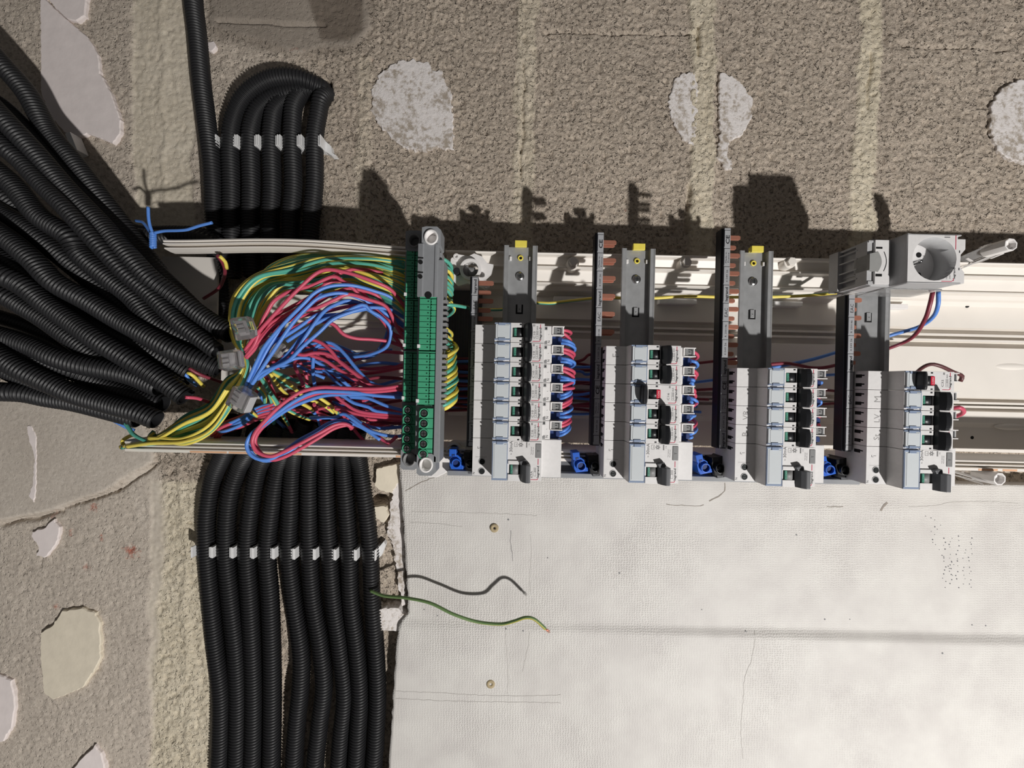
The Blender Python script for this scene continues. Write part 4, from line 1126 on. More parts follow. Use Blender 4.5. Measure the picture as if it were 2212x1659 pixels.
# grey shadow-side plate behind the first comb
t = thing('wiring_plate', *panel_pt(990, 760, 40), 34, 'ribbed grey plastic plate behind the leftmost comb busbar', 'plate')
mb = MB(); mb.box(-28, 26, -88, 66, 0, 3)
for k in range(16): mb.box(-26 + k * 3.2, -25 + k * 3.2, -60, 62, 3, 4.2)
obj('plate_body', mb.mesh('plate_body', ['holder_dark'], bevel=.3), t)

# ---------------------------------------------------------------- clear hinge arms of the missing covers
def clear_arm(x0, y0, x1, y1, h0, h1, label):
    p0 = Vector(px3((x0, y0, h0))); p1 = Vector(px3((x1, y1, h1)))
    ang = math.atan2(p1.y - p0.y, p1.x - p0.x); L = (p1 - p0).length
    t = bpy.data.objects.new('cover_hinge_arm', None); COL.objects.link(t); t.empty_display_size = .01
    t.location = W(*p0); t.rotation_euler = (0, ang, 0); tag(t, label, 'hinge arm')
    dh = h1 - h0; Lh = math.hypot(p1.x - p0.x, p1.y - p0.y)
    def slab(b0, b1, a0, a1, th, off=0):
        vs = []
        for a in (a0, a1):
            z = dh * a / Lh + off
            for b in (b0, b1):
                for hh in (z, z + th): vs.append((a, b, hh))
        return vs, [(0, 1, 3, 2), (4, 6, 7, 5), (0, 4, 5, 1), (2, 3, 7, 6), (0, 2, 6, 4), (1, 5, 7, 3)]
    mb = MB(); mb.add(*slab(-9, 4, 0, Lh, 1.2, -8)); mb.add(*slab(4, 5.4, -2, Lh, 14, -12)); mb.add(*slab(7, 8.2, 4, Lh * .85, 8, -12)); mb.add(*slab(-9.5, -8.6, 8, Lh, 6, -12))
    obj('arm_web', mb.mesh('arm_web', ['clear_plastic'], bevel=.3), t)
    mb = MB(); mb.add(*slab(3.8, 5.8, 0, Lh, 2.4, -1)); mb.add(*slab(8, 9.2, 6, Lh * .9, 2, -6)); mb.add(*slab(-4, 5, Lh * .32, Lh * .35, 2.0, -6))
    obj('arm_edge', mb.mesh('arm_edge', ['white_plastic'], bevel=.3), t)
    mb = MB(); mb.ring((Lh, 0), 5.0, 6.3, dh - 18, dh + 4, n=8, sq=1.05); obj('arm_sleeve', mb.mesh('arm_sleeve', ['white_plastic'], bevel=.2), t)
    mb = MB(); mb.cyl((Lh, 0), 5.0, dh - 14, dh - 1, n=24); obj('sleeve_plug', mb.mesh('sleeve_plug', ['white_plastic']), t)
    return t
clear_arm(2075, 572, 2174, 531, 70, 108, 'clear and white hinge arm sticking out right of the socket')
clear_arm(2066, 1010, 2150, 1033, 72, 98, 'clear and white hinge arm right of the rightmost residual current breaker')

# ---------------------------------------------------------------- modular socket and timer on the rightmost rail
def socket():
    a, b = panel_pt(1990, 560, 150)
    a = ROWA[3]; b = bb(505, 1990, 148)
    t = thing('modular_socket', a, b, H0, 'light grey modular power socket with round well at the top of the rightmost rail', 'socket')
    w = 44.0
    mb = MB()
    mb.prism([(-41.5, 4), (-41.5, 44), (-24, 44), (-22.5, 52), (-22.5, 60), (-18, 60), (-18, 4)], 'b', 0, w)
    mb.box(-18, 26, 0, w, 2, 26)
    mb.box(-22.5, 26, -0.0, 1.2, 20, 60); mb.box(-22.5, 26, w - 1.2, w, 20, 60)
    obj('socket_housing', mb.mesh('socket_housing', ['shade_plastic'], bevel=.4), t)
    mb = MB()
    c = (2, 22)
    mb.plate_hole([(-22.5, .2), (22.5, .2), (22.5, 4), (29.5, 4), (29.5, 13), (25.5, 18), (25.0, 29), (29.0, 34), (29.0, w - .2), (-22.5, w - .2)], c, 19.6, 54, 60)
    obj('socket_face', mb.mesh('socket_face', ['device_plastic'], bevel=.3), t)
    mb = MB(); mb.ring(c, 19.5, 21.0, 36, 59.7, n=48); obj('socket_well', mb.mesh('socket_well', ['shade_plastic']), t)
    mb = MB(); mb.cyl(c, 19.6, 36, 40, n=48)
    obj('well_floor', mb.mesh('well_floor', ['device_plastic']), t)
    mb = MB(); mb.cyl((7, 12.5), 2.5, 40, 40.3, n=20); mb.cyl((7, 31.5), 2.5, 40, 40.3, n=20); obj('contact_hole', mb.mesh('contact_hole', ['hole_black']), t)
    mb = MB(); mb.cyl((-3, 22), 2.2, 38, 52, n=20, r2=2.0); mb.cyl((-3, 22), 2.0, 52, 53.6, n=20, r2=1.0); obj('earth_pin', mb.mesh('earth_pin', ['screw_steel']), t)
    mb = MB(); mb.box(20.4, 21.0, .8, 13.5, 60, 60.1); mb.box(8.5, 18, 42, 42.5, 60, 60.1); mb.box(18, 19.4, 41.2, 41.8, 60, 60.1); mb.box(19, 19.6, 39.5, 41.4, 60, 60.1)
    obj('red_line', mb.mesh('red_line', ['print_red']), t)
    mb = MB(); mb.text('legrand', 19.8, 34.8, 60.02, 2.6, width=10, bold=True); mb.text('16A', 13, 38.6, 60.02, 2.2); mb.text('250V~', 16, 37.5, 60.02, 1.8, width=5)
    mb.box(10.5, 15.5, 2.4, 2.9, 60, 60.08); mb.box(10.5, 15.5, 1.3, 1.5, 60, 60.08); mb.box(23.8, 24.6, 14.2, 16.4, 60, 60.1); mb.box(23.6, 24.4, 29.8, 32, 60, 60.1)
    obj('printed_marking', mb.mesh('printed_marking', ['print_black']), t)
    mb = MB(); mb.box(-25, 30, w, w + 1.4, 8, 40); mb.box(-41, 30, w, w + 1.0, 8, 20)
    obj('clear_side_panel', mb.mesh('clear_side_panel', ['clear_plastic'], bevel=.3), t)
    mb = MB(); mb.box(-41.6, -41.4, 6, 18, 10, 40); mb.box(-41.6, -41.4, 26, 38, 10, 40)
    for y in (1, 14, 29, 42): mb.box(-42.6, -41.4, y, y + 1.2, 8, 44)
    obj('side_rib', mb.mesh('side_rib', ['shade_plastic'], bevel=.2), t)
socket()
def blank():
    a = ROWA[3] - 41; b = bb(512, 1905, 140)
    t = thing('terminal_cover', ROWA[3], b, H0, 'grey moulded terminal cover with curved line left of the socket well', 'cover')
    w = 42
    mb = MB()
    mb.prism([(-40.5, 44.5), (-40.5, 47.5), (-27, 47.5), (-25.5, 44.5)], 'b', 1, w)
    obj('cover_top', mb.mesh('cover_top', ['device_plastic'], bevel=.3), t)
    mb = MB(); n = 14
    mb.prism([(-46, y) for y in (14, 29)] + [(-36 + 3.4 * math.sin(math.pi * i / n) + -2, 31 - 19 * i / n) for i in range(n + 1)], 'h', 30, 48.0)
    obj('finger_recess', mb.mesh('finger_recess', ['socket_inner'], bevel=.3), t)
    mb = MB(); pts = [(-32.5 + 2.4 * math.sin(math.pi * i / 10), 12 + 18 * i / 10, 47.5) for i in range(11)]
    mb.tube(pts, .35, n=6); obj('curved_line', mb.mesh('curved_line', ['print_black']), t)
    mb = MB()
    mb.box(-45.5, -40.5, 1, 3, 6, 46); mb.box(-45.5, -40.5, w - 3, w, 6, 46)
    for y in (6, 14, 24, 33): mb.box(-46.5, -41, y, y + 1.3, 10, 34)
    mb.box(-42, -41, 1, w, 10, 34)
    mb.box(-47.5, -41, 1, 41, 0, 12); mb.box(-46, -41, 1, w, 32, 45)
    obj('cover_rib', mb.mesh('cover_rib', ['shade_plastic'], bevel=.3), t)
    mb = MB(); mb.box(-40, -34, 7.5, 9.3, 47.4, 47.6); mb.box(-40, -34, 32.5, 35, 47.4, 47.6); obj('vent_slot', mb.mesh('vent_slot', ['hole_black']), t)
blank()

# ---------------------------------------------------------------- conduits
def C(pts, label, group, r=10.3, **k): return conduit(pts, label, group, r=r, **k)
XB = [[(505, 905), (492, 960), (462, 1030), (447, 1110), (447, 1188), (454, 1280), (466, 1400), (478, 1500), (478, 1600), (474, 1720)],
      [(560, 905), (545, 960), (517, 1010), (495, 1080), (489, 1188), (498, 1290), (510, 1400), (515, 1500), (514, 1600), (512, 1720)],
      [(610, 912), (585, 960), (560, 1010), (543, 1090), (534, 1188), (540, 1290), (546, 1400), (549, 1500), (548, 1600), (545, 1720)],
      [(632, 918), (622, 960), (603, 1010), (590, 1080), (578, 1188), (584, 1290), (588, 1400), (589, 1500), (588, 1600), (586, 1720)],
      [(663, 905), (640, 960), (632, 1010), (628, 1090), (624, 1188), (634, 1290), (650, 1400), (650, 1480), (640, 1580), (634, 1720)],
      [(700, 915), (680, 960), (670, 1010), (668, 1090), (669, 1188), (676, 1290), (692, 1390), (700, 1480), (690, 1570), (678, 1720)],
      [(728, 912), (708, 960), (705, 1010), (706, 1090), (712, 1188), (720, 1290), (735, 1400), (745, 1500), (736, 1600), (730, 1720)],
      [(752, 915), (740, 960), (742, 1010), (748, 1090), (755, 1188), (758, 1290), (771, 1400), (778, 1500), (773, 1600), (768, 1720)],
      [(775, 922), (768, 960), (778, 1010), (790, 1090), (800, 1188), (804, 1290), (812, 1400), (816, 1500), (812, 1600), (806, 1720)]]
def dep(y):
    return 46 if y < 930 else 30 if y < 970 else 17 if y < 1000 else 13
for k, pts in enumerate(XB):
    C([(x, y, dep(y) + (k % 2) * .6) for x, y in reversed(pts + [(pts[-1][0] - 4, 2150)])], 'black corrugated conduit, %s from the left in the lower group of nine' % ORD[k], 'lower conduits')
C([(412, -420, 14), (417, -80, 14), (418, 0, 14), (427, 80, 14), (436, 180, 15), (446, 260, 17), (455, 330, 20), (460, 400, 18), (463, 470, 16), (468, 560, 14), (480, 700, 12)], 'single black corrugated conduit running down from the top photo edge', None)
TP = [[(705, 205, -14), (690, 188, 10), (640, 168, 22), (580, 172, 24), (530, 205, 22), (505, 255, 17), (498, 312, 14), (500, 400, 13), (500, 480, 13), (502, 600, 12)],
      [(704, 200, -14), (690, 192, 4), (650, 195, 12), (600, 205, 14), (562, 230, 14), (545, 270, 13), (541, 312, 13), (543, 400, 13), (542, 480, 13), (545, 600, 12)],
      [(706, 196, -16), (680, 196, 2), (630, 205, 10), (597, 232, 13), (588, 270, 13), (586, 312, 13), (588, 400, 13), (585, 480, 13), (588, 600, 12)],
      [(708, 200, -16), (690, 190, 0), (655, 196, 10), (636, 225, 13), (632, 265, 13), (631, 312, 13), (634, 400, 13), (628, 480, 13), (628, 600, 12)],
      [(716, 212, -16), (704, 204, 2), (694, 215, 12), (688, 245, 13), (682, 280, 13), (680, 312, 13), (680, 400, 13), (672, 480, 13), (666, 600, 12)]]
for k, pts in enumerate(TP):
    C(pts, 'black corrugated conduit, %s from the left of five that curve into the wall hole' % ORD[k], 'upper conduits', open_end=False)
# small conduits along the trunking's upper edge
C([(250, 500, 50), (330, 512, 52), (400, 511, 52), (448, 520, 46), (478, 550, 36), (495, 600, 26)], 'short black conduit lying along the trunking edge beside the blue tie', None, r=8)
C([(240, 470, 34), (300, 500, 36), (380, 502, 36), (440, 508, 34), (500, 545, 26)], 'short black conduit tucked under the blue tie, nearest the wall', None, r=8)
DG = [
 ([(-180, -60), (-60, 70), (0, 135), (60, 205), (105, 285), (160, 352), (235, 450), (320, 560), (400, 660), (480, 720)], 74, 'topmost, lit where it crosses the pale plaster'),
 ([(-150, 90), (0, 250), (75, 330), (142, 407), (216, 484), (270, 545), (324, 602), (381, 643), (446, 690), (500, 722)], 108, 'bold ribs, just below the topmost'),
 ([(-120, 190), (0, 310), (45, 350), (91, 400), (145, 454), (209, 525), (270, 589), (324, 636), (388, 697), (470, 760)], 116, 'thin shiny one in the middle of the fan'),
 ([(-120, 280), (0, 375), (34, 407), (84, 467), (148, 511), (176, 552), (236, 602), (287, 643), (337, 697), (405, 734), (480, 778)], 100, 'beneath the thin shiny one'),
 ([(-120, 370), (0, 457), (50, 488), (101, 528), (176, 589), (240, 642), (300, 690), (370, 735), (470, 790)], 88, 'deep in the middle of the fan'),
 ([(-120, 430), (0, 505), (67, 559), (118, 610), (189, 650), (250, 687), (304, 717), (371, 754), (430, 778), (474, 797)], 112, 'ending beside the lower left clear connector'),
 ([(-120, 500), (0, 556), (90, 620), (150, 668), (220, 712), (304, 748), (358, 776), (412, 806)], 96, 'ending where blue and yellow wires come out'),
 ([(-120, 530), (0, 592), (51, 618), (101, 657), (162, 700), (216, 738), (277, 775), (338, 812), (402, 858)], 116, 'thick, running through the centre to the yellow wires'),
 ([(-120, 590), (0, 635), (51, 662), (101, 692), (160, 735), (215, 775), (280, 815), (340, 850)], 92, 'beneath the thick central one'),
 ([(-120, 650), (0, 686), (68, 708), (135, 738), (200, 778), (270, 812), (330, 845)], 70, 'deepest, with lit rib edges over the black gap'),
 ([(-120, 700), (0, 726), (68, 748), (115, 770), (169, 787), (236, 800), (290, 814), (345, 838)], 104, 'upper of the pair meeting at the dark gap'),
 ([(-120, 720), (0, 752), (90, 778), (150, 798), (189, 814), (236, 834), (287, 854), (353, 872)], 96, 'lower of the pair meeting at the dark gap'),
 ([(-120, 726), (-40, 748), (40, 796), (101, 825), (162, 852), (236, 873), (294, 889), (340, 908)], 112, 'thick, near the bottom edge of the fan'),
 ([(-120, 840), (0, 846), (51, 849), (101, 859), (162, 869), (230, 886), (300, 905)], 92, 'bottom edge of the fan over the grey cement'),
 ([(-120, 340), (0, 420), (60, 470), (130, 540), (200, 610), (280, 680), (360, 740), (460, 800)], 76, 'hidden layer behind the middle of the fan'),
 ([(-120, 160), (0, 230), (70, 300), (150, 385), (220, 460), (300, 550), (400, 650), (470, 720)], 78, 'hidden layer behind the upper fan'),
 ([(-120, 560), (0, 600), (100, 640), (200, 700), (300, 770), (400, 830)], 74, 'hidden layer behind the lower fan'),
 ([(-120, 700), (0, 790), (90, 830), (180, 850), (270, 868), (340, 890)], 86, 'hidden layer near the bottom of the fan'),
]
for k, (pts, h, d) in enumerate(DG):
    dx, dy = pts[1][0] - pts[0][0], pts[1][1] - pts[0][1]; q = 240 / math.hypot(dx, dy)
    pts = [(pts[0][0] - dx * q, pts[0][1] - dy * q)] + pts; n = len(pts)
    C([(x, y, h - 8 * max(0, (i - n * .6) / (n * .4)) + 3 * math.sin((i - 1) * 1.3 + k)) for i, (x, y) in enumerate(pts)], 'black corrugated conduit in the diagonal fan, ' + d, 'diagonal conduits', r=10.0 if k not in (2, 9) else 8.2)

# ---------------------------------------------------------------- conduit clips
def clips(n, x0, dx, y0, dy, up, lab):
    for k in range(n):
        x = x0 + dx * k; y = y0 + dy * k
        u, v = UV(x, y, 13)
        t = thing('conduit_clip', u, v, 0, lab % ORD[k], 'conduit clip', 'conduit clips ' + ('above' if up else 'below'), wallframe=True)
        mb = MB(); mb.box(-12.2, 12.2, -6, 6, 0, 3); obj('clip_base', mb.mesh('clip_base', ['clip_white'], bevel=.4), t)
        s = -1 if up else 1
        mb = MB(); mb.prism([(-12.4, -6.5), (-10.6, -6.5 ), (-10.6, 6.5), (-12.4, 6.5)], 'h', 0, 22); obj('clip_arm', mb.mesh('clip_arm', ['clip_white'], bevel=.3), t)
        mb = MB(); mb.prism([(8.0, -6.5 * 1), (9.3, -6.0), (9.3, 4.0), (11.9, 5.5), (11.9, 7.0), (8.0, 6.0)] if up else [(8.0, 6.5), (9.3, 6.0), (9.3, -5.5), (8.0, -5.5)], 'h', 0, 20); mb.prism([(10.8, -6.5), (12.2, -6.5), (12.2, 6.5), (10.8, 6.5)], 'h', 0, 22)
        mb.box(9.0, 11, -5, 5, 14, 15.2)
        if k == n - 1: mb.prism([(12.2, -6), (19, 0), (20, 8), (26, 12), (20, 12), (12.2, 7)] if up else [(12.2, 8), (15, 6), (20, -8), (18, -12), (12.2, -5)], 'h', 0, 9)
        obj('clip_arm', mb.mesh('clip_arm', ['clip_white'], bevel=.3), t)
clips(5, 497, 45.3, 311, 0, True, 'white conduit clip holding an upper conduit, %s from the left')
clips(9, 446, 43.6, 1187, .8, False, 'white conduit clip holding a lower conduit, %s from the left')
u, v = UV(142, 300, 20)
t = thing('conduit_clip', u, v, 0, 'white clip peeking out by the diagonal fan near the big plaster patch', 'conduit clip', rot=math.radians(-22), wallframe=True)
mb = MB(); mb.box(-3.2, 3.2, -12, 12, 0, 14); obj('clip_arm', mb.mesh('clip_arm', ['clip_white'], bevel=.4), t)
# ---------------------------------------------------------------- wires
def z4(pts, h0=120, h1=105, mid=0):     # points read from a 4.424x enlargement at (430,480)
    n = len(pts); return [(430 + x / 4.424, 480 + y / 4.424, h0 + (h1 - h0) * i / (n - 1) + mid * math.sin(math.pi * i / (n - 1))) for i, (x, y) in enumerate(pts)]
def z5(pts, h0=120, h1=105, mid=0):
    n = len(pts); return [(430 + x / 4.424, 780 + y / 4.424, h0 + (h1 - h0) * i / (n - 1) + mid * math.sin(math.pi * i / (n - 1))) for i, (x, y) in enumerate(pts)]
G_RED = 'crimson wires arching over the trunking'
G_BLU = 'blue wires arching over the trunking'
reds = [
 [(440, 1225), (560, 1060), (740, 860), (950, 640), (1170, 465), (1400, 480), (1650, 560), (1810, 630), (1900, 720), (1985, 840)],
 [(445, 1290), (540, 1150), (600, 960), (650, 860), (720, 750), (850, 670), (950, 640), (1090, 600), (1280, 520), (1380, 570), (1480, 640), (1550, 720), (1650, 800), (1800, 950), (1850, 1060), (1980, 1120)],
 [(450, 1250), (640, 1040), (700, 960), (860, 870), (1000, 800), (1080, 740), (1180, 620), (1260, 530), (1430, 460), (1560, 450), (1745, 485), (1985, 560)],
 [(470, 1270), (660, 1040), (760, 960), (930, 860), (1120, 820), (1300, 740), (1430, 690), (1620, 740), (1790, 810), (1890, 1000), (1985, 1150)],
 [(450, 1300), (600, 1150), (760, 1080), (900, 1010), (1050, 950), (1180, 950), (1290, 980), (1380, 1070), (1500, 1110), (1650, 1120), (1810, 1140), (1985, 1200)],
 [(700, 1050), (820, 960), (960, 860), (1100, 790), (1250, 700), (1400, 640), (1550, 650), (1700, 700), (1760, 780), (1870, 900), (1985, 1000)],
 [(480, 1240), (620, 1010), (730, 900), (900, 800), (1050, 720), (1200, 600), (1330, 560), (1500, 620), (1640, 760), (1760, 900), (1985, 1060)],
 [(520, 1220), (700, 1020), (880, 930), (1060, 880), (1230, 850), (1400, 810), (1560, 800), (1700, 880), (1820, 1030), (1985, 1250)],
]
lab = ['tall outer crimson wire arching highest over the wire tangle', 'crimson wire looping through the blue arch and down to the green strip', 'crimson wire whose arch carries on to the top of the green strip', 'crimson wire running beneath the blue arches',
       'crimson wire with an S-bend across the white gap', 'dark crimson wire through the middle of the arch', 'crimson wire just inside the outermost arch', 'crimson wire lowest in the arch bundle']
for k, p in enumerate(reds): wire(z4(p, 118, 86 - 5 * (k % 3), 22 - 2 * k), 'red', lab[k])
for k, (p, h0, h1, l) in enumerate([
 ([(930, 1230), (980, 1150), (1070, 1120), (1180, 1160), (1270, 1240), (1340, 1330), (1480, 1440), (1600, 1530), (1690, 1570), (1985, 1590)], 104, 100, 'crimson wire humping out right of the hidden connector'),
 ([(870, 1240), (1000, 1270), (1100, 1250), (1220, 1260), (1330, 1320), (1450, 1410), (1550, 1480), (1690, 1575), (1985, 1620)], 104, 98, 'crimson wire sloping down to the right below the white gap'),
 ([(1060, 1270), (1200, 1320), (1320, 1400), (1440, 1470), (1560, 1550), (1700, 1600), (1985, 1640)], 98, 94, 'lowest crimson wire of the sloping trio'),
 ([(1000, 1570), (960, 1470), (915, 1380), (930, 1320), (990, 1380), (1030, 1500), (1010, 1600)], 98, 70, 'hairpin crimson wire in the middle of the tangle'),
 ([(540, 1640), (590, 1530), (640, 1480), (700, 1600), (760, 1740), (860, 1950), (890, 2010)], 92, 50, 'crimson wire dropping into a lower conduit at the left'),
 ([(1100, 1740), (1130, 1820), (1190, 1960)], 84, 50, 'short crimson wire dropping into a middle lower conduit'),
 ([(1610, 1840), (1610, 1900), (1620, 1960)], 76, 50, 'short dark crimson wire dropping near the trunking corner')]):
    wire(z4(p, h0, h1), 'red', l)
blues = [
 [(450, 1560), (560, 1320), (640, 1170), (820, 960), (1000, 780), (1100, 680), (1220, 620), (1360, 600), (1500, 610), (1680, 660), (1835, 720), (1985, 860)],
 [(480, 1590), (620, 1370), (760, 1160), (900, 960), (1050, 800), (1150, 720), (1300, 680), (1430, 690), (1560, 740), (1700, 810), (1790, 880), (1985, 1020)],
 [(490, 1570), (600, 1440), (760, 1370), (900, 1280), (1000, 1120), (1110, 960), (1200, 850), (1300, 790), (1420, 750), (1560, 780), (1700, 850), (1790, 900), (1985, 1090)],
 [(560, 1500), (720, 1390), (860, 1320), (1000, 1180), (1150, 1050), (1280, 930), (1450, 860), (1600, 820), (1740, 820), (1860, 850), (1985, 930)],
 [(500, 1540), (640, 1240), (740, 1080), (880, 880), (960, 810), (1090, 720), (1200, 690), (1330, 720)],
 [(840, 1140), (960, 1060), (1080, 990), (1200, 930), (1330, 890), (1560, 790), (1640, 850), (1740, 910), (1830, 1020), (1800, 1180), (1650, 1260), (1470, 1290)],
 [(620, 1300), (700, 1160), (820, 1090), (960, 1000), (1100, 900), (1180, 860), (1260, 800), (1400, 770), (1530, 790), (1620, 840), (1740, 920)],
 [(600, 1450), (780, 1330), (920, 1170), (1060, 1000), (1180, 900), (1340, 880), (1500, 850), (1640, 830), (1800, 870), (1985, 1000)],
]
lab = ['outermost blue wire arching over the tangle', 'blue wire just inside the outermost blue arch', 'blue wire in the middle of the arches', 'blue wire ending flat and right above the white gap', 'short blue wire under the outer arch', 'blue wire curling back below the arches', 'blue wire nearly hidden within the arch bundle', 'lowest blue wire of the arch bundle']
for k, p in enumerate(blues): wire(z4(p, 120, 84 - 5 * (k % 3), 24 - 2 * k), 'blue', lab[k])
for p, h0, h1, l in [
 ([(1110, 1590), (1090, 1450), (1090, 1330), (1110, 1220), (1150, 1170), (1240, 1150), (1320, 1190), (1400, 1270), (1480, 1370), (1570, 1470), (1680, 1550), (1985, 1640)], 96, 98, 'blue wire forming a tall hoop right of the hidden connector'),
 ([(830, 1340), (930, 1300), (1040, 1300), (1150, 1350), (1270, 1430), (1400, 1540), (1470, 1600)], 102, 80, 'blue wire crossing down to the right beneath the hoop'),
 ([(700, 1380), (850, 1370), (960, 1380), (1060, 1430), (1200, 1490)], 94, 72, 'short blue wire low in the tangle'),
 ([(560, 1610), (640, 1740), (700, 1850), (850, 1990)], 84, 48, 'blue wire dropping into a lower conduit at the left'),
 ([(1060, 1780), (1130, 1860), (1160, 1960)], 80, 48, 'blue wire dropping into a middle lower conduit')]:
    wire(z4(p, h0, h1), 'blue', l)
# foreground loops hanging over the lower trunking wall
for p, c, h0, h1, mid, l in [
 ([(1985, 230), (1700, 265), (1400, 260), (1180, 250), (1000, 285), (880, 350), (760, 440), (640, 560), (540, 680), (510, 780), (560, 870), (680, 910), (800, 870), (1000, 770), (1150, 690), (1300, 610), (1400, 600), (1470, 640)], 'red', 108, 96, 26, 'crimson wire of the big loop hanging over the lower trunking edge'),
 ([(1985, 262), (1700, 292), (1400, 300), (1180, 300), (1010, 350), (900, 400), (800, 460), (700, 540), (600, 640), (545, 720), (540, 800), (600, 890), (700, 945), (830, 910), (1000, 820), (1150, 730), (1290, 645), (1420, 612), (1455, 650)], 'red', 104, 92, 24, 'second crimson wire inside the big hanging loop'),
 ([(1985, 350), (1700, 330), (1480, 300), (1200, 290), (1060, 310), (900, 390), (760, 490), (620, 600), (500, 700), (455, 800), (490, 890), (580, 940), (700, 930), (830, 850), (960, 755), (1100, 680), (1250, 590), (1380, 570), (1480, 605)], 'blue', 102, 90, 30, 'blue wire of the big loop hanging over the lower trunking edge'),
 ([(1985, 330), (1700, 318), (1400, 320), (1200, 330), (1000, 390), (850, 460), (700, 560), (580, 660), (520, 760), (490, 850), (560, 930), (680, 950), (850, 870), (1000, 760), (1150, 670), (1300, 640)], 'blue', 98, 84, 26, 'second blue wire of the big hanging loop'),
 ([(1330, 300), (1400, 350), (1480, 400), (1620, 440), (1700, 480), (1985, 520)], 'blue', 94, 90, 0, 'blue wire curving to the screw end of the left green strip'),
 ([(1290, 330), (1450, 340), (1600, 350), (1800, 430), (1985, 480)], 'blue', 90, 88, 0, 'blue wire just above the one curving to the screw terminals'),
 ([(1060, 540), (1290, 540), (1380, 505), (1470, 560), (1600, 650), (1740, 700), (1890, 720), (1985, 700)], 'blue', 88, 84, 10, 'blue wire kinked over the conduit mouths'),
 ([(1380, 560), (1500, 610), (1590, 655), (1730, 752)], 'blue', 90, 88, 0, 'blue wire with a free end above the trunking edge'),
 ([(1560, 600), (1660, 680), (1780, 770), (1820, 778), (1890, 720)], 'red', 80, 92, 0, 'crimson wire with an upturned end by the lower trunking edge'),
 ([(1300, 330), (1400, 410), (1500, 470), (1650, 500), (1985, 520)], 'red', 94, 90, 0, 'crimson wire sweeping to the screw terminals, upper one'),
 ([(1300, 455), (1450, 490), (1600, 520), (1985, 555)], 'red', 90, 88, 0, 'crimson wire sweeping to the screw terminals, lower one')]:
    wire(z5(p, h0, h1, mid), c, l)
# yellow and green tails dropping into the lower conduits
for k, p in enumerate([
 [(690, 90), (830, 150), (950, 200), (1060, 260), (1180, 350), (1240, 420), (1335, 505)], [(680, 110), (760, 240), (850, 330)],
 [(600, 150), (650, 260), (700, 420), (715, 600)], [(620, 190), (690, 320), (750, 440), (855, 615)], [(700, 110), (850, 210), (1000, 340), (1100, 385), (1200, 430), (1285, 495)],
 [(560, 250), (620, 320), (630, 400), (600, 480)], [(470, 460), (540, 520), (600, 565)], [(850, 470), (950, 520), (1060, 560)], [(980, 405), (1060, 450), (1115, 505)], [(560, 120), (680, 300), (760, 420), (820, 560)],
 [(640, 80), (760, 180), (900, 260), (1000, 300)], [(1150, 350), (1250, 420), (1320, 500)]]):
    wire(z5(p, 100 - 3 * (k % 4), 58, 6), 'gy', 'green and yellow wire fanning from the clear connectors into the lower conduits', 'green-yellow wires fanning into the lower conduits')
# long green-yellow bundle: from the trunking end, past the connectors, over the top to the green strips
for k in range(26):
    t = k / 25; j = lambda s=3: rng.uniform(-s, s)
    lay = rng.random()
    hh = 116 - 44 * lay
    ex = 497 + 62 * t; top = 551 + 62 * t ** 1.2
    start = [(268 + 5 * j(2), 966 + j(2), hh - 22), (330 + j(), 958 - 12 * t + j(), hh - 10)] if k % 3 else [(335 + j(), 934 + j(4), hh - 16), (322 + j(2), 945 + j(2), hh - 12), (345 + j(), 948 + j(3), hh - 8)]
    pts = start + [(400 + j(), 958 - 58 * t + j(), hh), (455 + j(), 934 - 64 * t + j(), hh + 4), (500 - 10 * t + j(), 872 - 52 * t + j(4), hh + 4), (535 - 12 * t + j(), 795 + j(4), hh + 2), (508 + 24 * t + j(4), 735 + j(4), hh - 4),
                   (ex, 690 + 14 * t + j(), hh - 8), (ex + 9 + 14 * t, 642 + 16 * t + j(5), hh - 10), (ex + 52 + 8 * t, 600 + 22 * t + j(6), hh - 12), (ex + 130, top + 22 + j(6), hh - 15), (ex + 205, top + abs(j(8)), hh - 18), (790 + j(5), top + 4 + 16 * t, hh - 14), (850, 560 + 100 * t + j(), 92), (885, 566 + 125 * t + j(), 84)]
    wire(pts, 'gy', 'green and yellow wire in the long bundle from the trunking end to the green strips', 'green-yellow wires of the long bundle', r=1.7)
for k in range(14):
    t = k / 13; j = lambda s=3: rng.uniform(-s, s)
    pts = [(545 + 20 * t + j(), 690 + j(6), 52), (552 + 24 * t, 630 + j(4), 60), (572 + 26 * t, 590 + j(4), 66), (620 + 20 * t, 560 + 10 * t + j(2), 70), (690, 546 + 12 * t + j(1), 74), (770, 548 + 16 * t + j(1), 76), (885, 556 + 60 * t, 88)]
    wire(pts, 'gy', 'green and yellow earth wire in the shaded inner layer under the upper trunking wall', 'green-yellow wires of the shaded inner layer')
